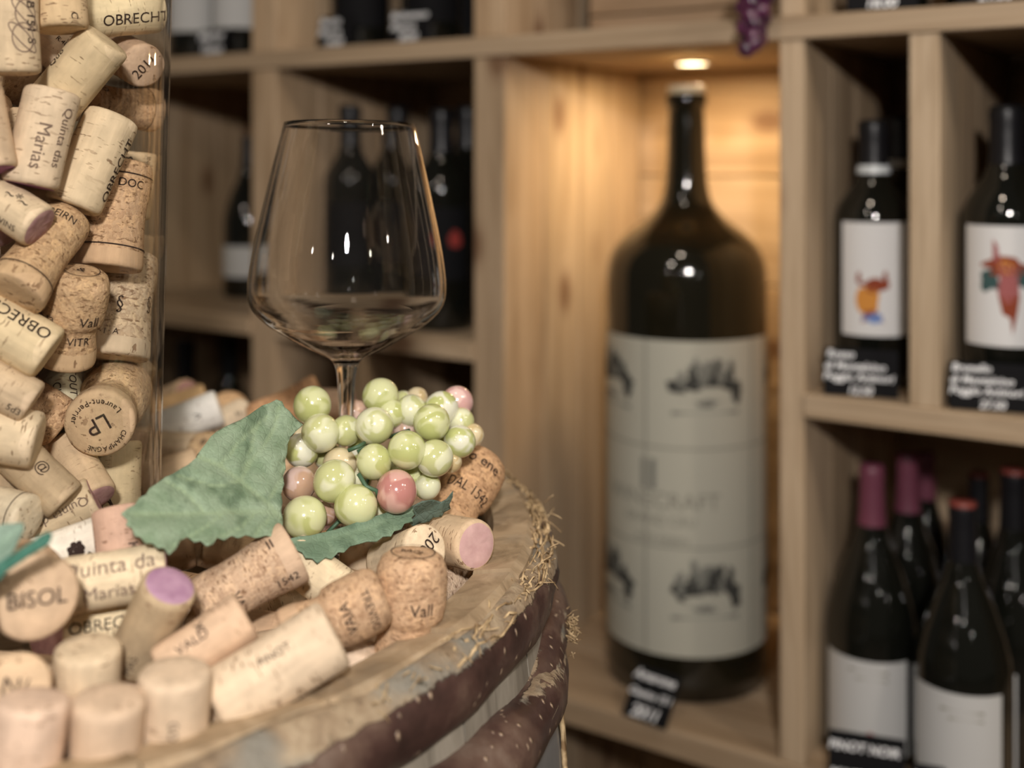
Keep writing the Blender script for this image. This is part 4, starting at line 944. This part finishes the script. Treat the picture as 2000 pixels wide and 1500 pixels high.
gb0 = P(690, 1040, .60); bunch = empty('grape_bunch', (gb0.x, gb0.y, BZ-.012)); tag(bunch, 'pale green and pink decorative grape bunch with leaves lying before the glass', 'grapes')
gmesh = {}
for j, (px, py, r, m, dz) in enumerate(G):
    mm = GRN[m] if isinstance(m, int) else m; D = .588+.00026*(1000-py)+dz
    if mm.name not in gmesh: gmesh[mm.name] = ico(1, 4); gmesh[mm.name].materials.append(mm)
    o = obj('grape', gmesh[mm.name], bunch, P(px, py, D)-bunch.location); q = r*D/F; o.scale = (q, q*.98, q*1.03); o.rotation_euler = (j*1.7, j*.9, j*2.3)
    if mm is GPK or mm is GRO: o['label'] = 'pink grape'
for pts in ([(700, 1000, .60), (720, 930, .615), (700, 880, .62), (740, 860, .63), (800, 840, .64)], [(640, 1040, .588), (660, 1020, .592), (720, 1000, .60)], [(680, 880, .60), (700, 872, .60), (712, 865, .605)], [(700, 925, .59), (715, 950, .588), (735, 958, .587), (740, 975, .59)]):
    vs, fs = tube([P(*p)-bunch.location for p in pts], .0011, 6); obj('stem', mesh('stem', vs, fs, [STEM]), bunch)
def m_leaf(name, a, b, vein):
    t = NT(name, .62, .25); at = t.n('ShaderNodeVertexColor', _layer_name='vein').outputs[0]; v = t.coord(rnd=False)
    n = t.noise(v, 75, 4, .55); c = t.mix(t.ramp(n, [(.35, 0), (.62, 1)]), a, b)
    n2 = t.noise(t.coord((1.5, 1, .6), False), 62, 2, .5); c = t.mix(t.math('MULTIPLY', t.ramp(n2, [(.55, 0), (.68, 1)]), .62), c, (a[0]*.35, a[1]*.42, a[2]*.38))
    w = t.noise(v, 700, 3, .6); c = t.mix(.25, c, t.ramp(w, [(.3, .6), (.7, 1.3)]), 'MULTIPLY')
    t.base(t.mix(t.math('MULTIPLY', at, .6), c, vein)); vo = t.n('ShaderNodeTexVoronoi', Vector=v, Scale=260.0, _feature='DISTANCE_TO_EDGE')
    t.bump(t.math('ADD', t.ramp(vo.outputs[0], [(0, 0), (.12, 1)]), w), .35, .0006); return t.m
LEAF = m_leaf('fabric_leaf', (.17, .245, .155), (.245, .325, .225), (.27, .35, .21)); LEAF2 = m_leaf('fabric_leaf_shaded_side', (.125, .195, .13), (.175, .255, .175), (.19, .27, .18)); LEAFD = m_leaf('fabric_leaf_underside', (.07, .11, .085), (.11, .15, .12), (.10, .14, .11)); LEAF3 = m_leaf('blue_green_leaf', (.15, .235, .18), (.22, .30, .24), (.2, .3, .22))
def segd(p, a, b):
    a, b, p = Vector(a), Vector(b), Vector(p); t = max(0, min(1, (p-a).dot(b-a)/max((b-a).length_squared, 1e-9))); return (p-(a+(b-a)*t)).length
def leaf(poly, dfn, veins, m, parent, step=8, wv=4.0, name='leaf', hv=.0011):
    v2, f2 = fillpoly(poly, step); vs, vc = [], []
    for x, y in v2:
        dm = min([segd((x, y), pl[i], pl[i+1])*(1 if k < 2 else 1.5) for k, pl in enumerate(veins) for i in range(len(pl)-1)] or [99]); g = math.exp(-(dm/wv)**2)
        D = dfn(x, y)+hv*g+.0016*noise.noise(Vector((x*.018, y*.018, 1)))+.0008*math.cos(dm*.10)
        vs.append(P(x, y, D)-parent.location); vc.append(g)
    me = mesh(name, vs, f2, [m]); ca = me.color_attributes.new('vein', 'FLOAT_COLOR', 'POINT')
    for k, g in enumerate(vc): ca.data[k].color = (g, g, g, 1)
    o = obj(name, me, parent); s = o.modifiers.new('thickness', 'SOLIDIFY'); s.thickness = .0006; s.offset = 1; return o
big = [(540, 780), (551, 784), (556, 795), (566, 803), (573, 812), (581, 820), (592, 829), (578, 842), (567, 853), (562, 868), (561, 885), (557, 900), (558, 915), (553, 930), (555, 945), (549, 965), (552, 980), (549, 998), (553, 1015), (552, 1032), (556, 1048), (535, 1049), (520, 1045), (500, 1050), (480, 1044), (466, 1050), (452, 1045), (438, 1054), (424, 1050), (417, 1062), (404, 1066), (392, 1055), (380, 1058), (366, 1049), (352, 1056), (344, 1070), (331, 1082), (321, 1069), (308, 1069), (298, 1060), (284, 1060), (274, 1048), (264, 1046), (258, 1030), (247, 1025), (250, 1014), (237, 1003), (250, 992), (263, 986), (272, 972), (285, 966), (292, 953), (306, 944), (322, 932), (338, 925), (352, 916), (368, 907), (384, 893), (392, 879), (402, 866), (412, 852), (424, 842), (440, 833), (456, 826), (470, 820), (485, 811), (499, 801), (512, 792), (527, 787)]
bveins = [[(556, 1020), (520, 980), (470, 940), (430, 910), (388, 892)], [(540, 1000), (500, 1000), (440, 1000), (370, 1005), (260, 1005)], [(470, 940), (500, 890), (535, 840), (545, 795)], [(470, 940), (490, 880), (500, 830)], [(430, 910), (470, 860), (520, 815)], [(440, 1000), (400, 1030), (335, 1070)], [(500, 1000), (470, 1030), (420, 1055)], [(400, 1002), (360, 960), (320, 938)], [(470, 940), (420, 950), (350, 930)], [(520, 980), (550, 940), (555, 900)], [(540, 1000), (510, 1030), (500, 1046)]]
leaf(big, lambda x, y: .7277+.0001577*x-.000273*y+.010*math.sin((x-240)/330*PI)*-.4, bveins, LEAF, bunch, 7)
l2 = [(566, 1052), (585, 1047), (605, 1046), (630, 1040), (655, 1034), (680, 1026), (705, 1017), (730, 1009), (755, 1001), (780, 996), (800, 990), (816, 985), (811, 993), (812, 1003), (804, 1010), (806, 1018), (790, 1022), (784, 1033), (770, 1037), (764, 1047), (748, 1048), (736, 1057), (716, 1057), (700, 1062), (684, 1066), (672, 1078), (660, 1078), (648, 1091), (636, 1088), (620, 1100), (610, 1090), (597, 1089), (590, 1078), (578, 1073), (574, 1062)]
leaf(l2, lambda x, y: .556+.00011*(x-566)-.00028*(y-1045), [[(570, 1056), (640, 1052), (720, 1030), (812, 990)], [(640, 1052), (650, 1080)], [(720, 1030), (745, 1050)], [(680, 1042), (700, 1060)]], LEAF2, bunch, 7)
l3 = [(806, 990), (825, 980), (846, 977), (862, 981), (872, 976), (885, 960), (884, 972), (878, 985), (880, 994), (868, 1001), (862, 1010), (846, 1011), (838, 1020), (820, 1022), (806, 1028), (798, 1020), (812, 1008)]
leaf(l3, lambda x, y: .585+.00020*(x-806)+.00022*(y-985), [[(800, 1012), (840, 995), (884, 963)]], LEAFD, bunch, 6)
vl = empty('grape_leaf_sprig', P(20, 1150, .42)); tag(vl, 'blurred blue-green leaf sprig at the frame edge leaning over the BISOL cork', 'leaf')
leaf([(-60, 1020), (-20, 1030), (10, 1023), (44, 1021), (46, 1032), (40, 1046), (34, 1058), (26, 1075), (14, 1088), (2, 1100), (-20, 1118), (-60, 1140)], lambda x, y: .432-.00012*(y-1080), [[(-60, 1080), (0, 1062), (42, 1026)]], LEAF3, vl, 9)
leaf([(-40, 1128), (0, 1098), (30, 1080), (60, 1060), (80, 1045), (96, 1039), (101, 1046), (96, 1060), (82, 1070), (60, 1082), (36, 1098), (10, 1116), (0, 1130), (-40, 1150)], lambda x, y: .420-.0001*(y-1080), [[(-40, 1138), (98, 1044)]], LEAFD if False else m_leaf('dark_blue_green_leaf', (.03, .11, .085), (.05, .16, .12), (.05, .15, .1)), vl, 9)
leaf([(-50, 1130), (-30, 1128), (-24, 1150), (-18, 1185), (-12, 1215), (-9, 1250), (-12, 1262), (-24, 1258), (-50, 1240)], lambda x, y: .415+.00005*(y-1130), [[(-20, 1130), (4, 1255)]], LEAF3, vl, 9)
vs, fs = tube([P(-40, 1150, .43)-vl.location, P(-15, 1130, .428)-vl.location, P(0, 1110, .426)-vl.location], .0015); obj('stem', mesh('stem', vs, fs, [STEM]), vl)
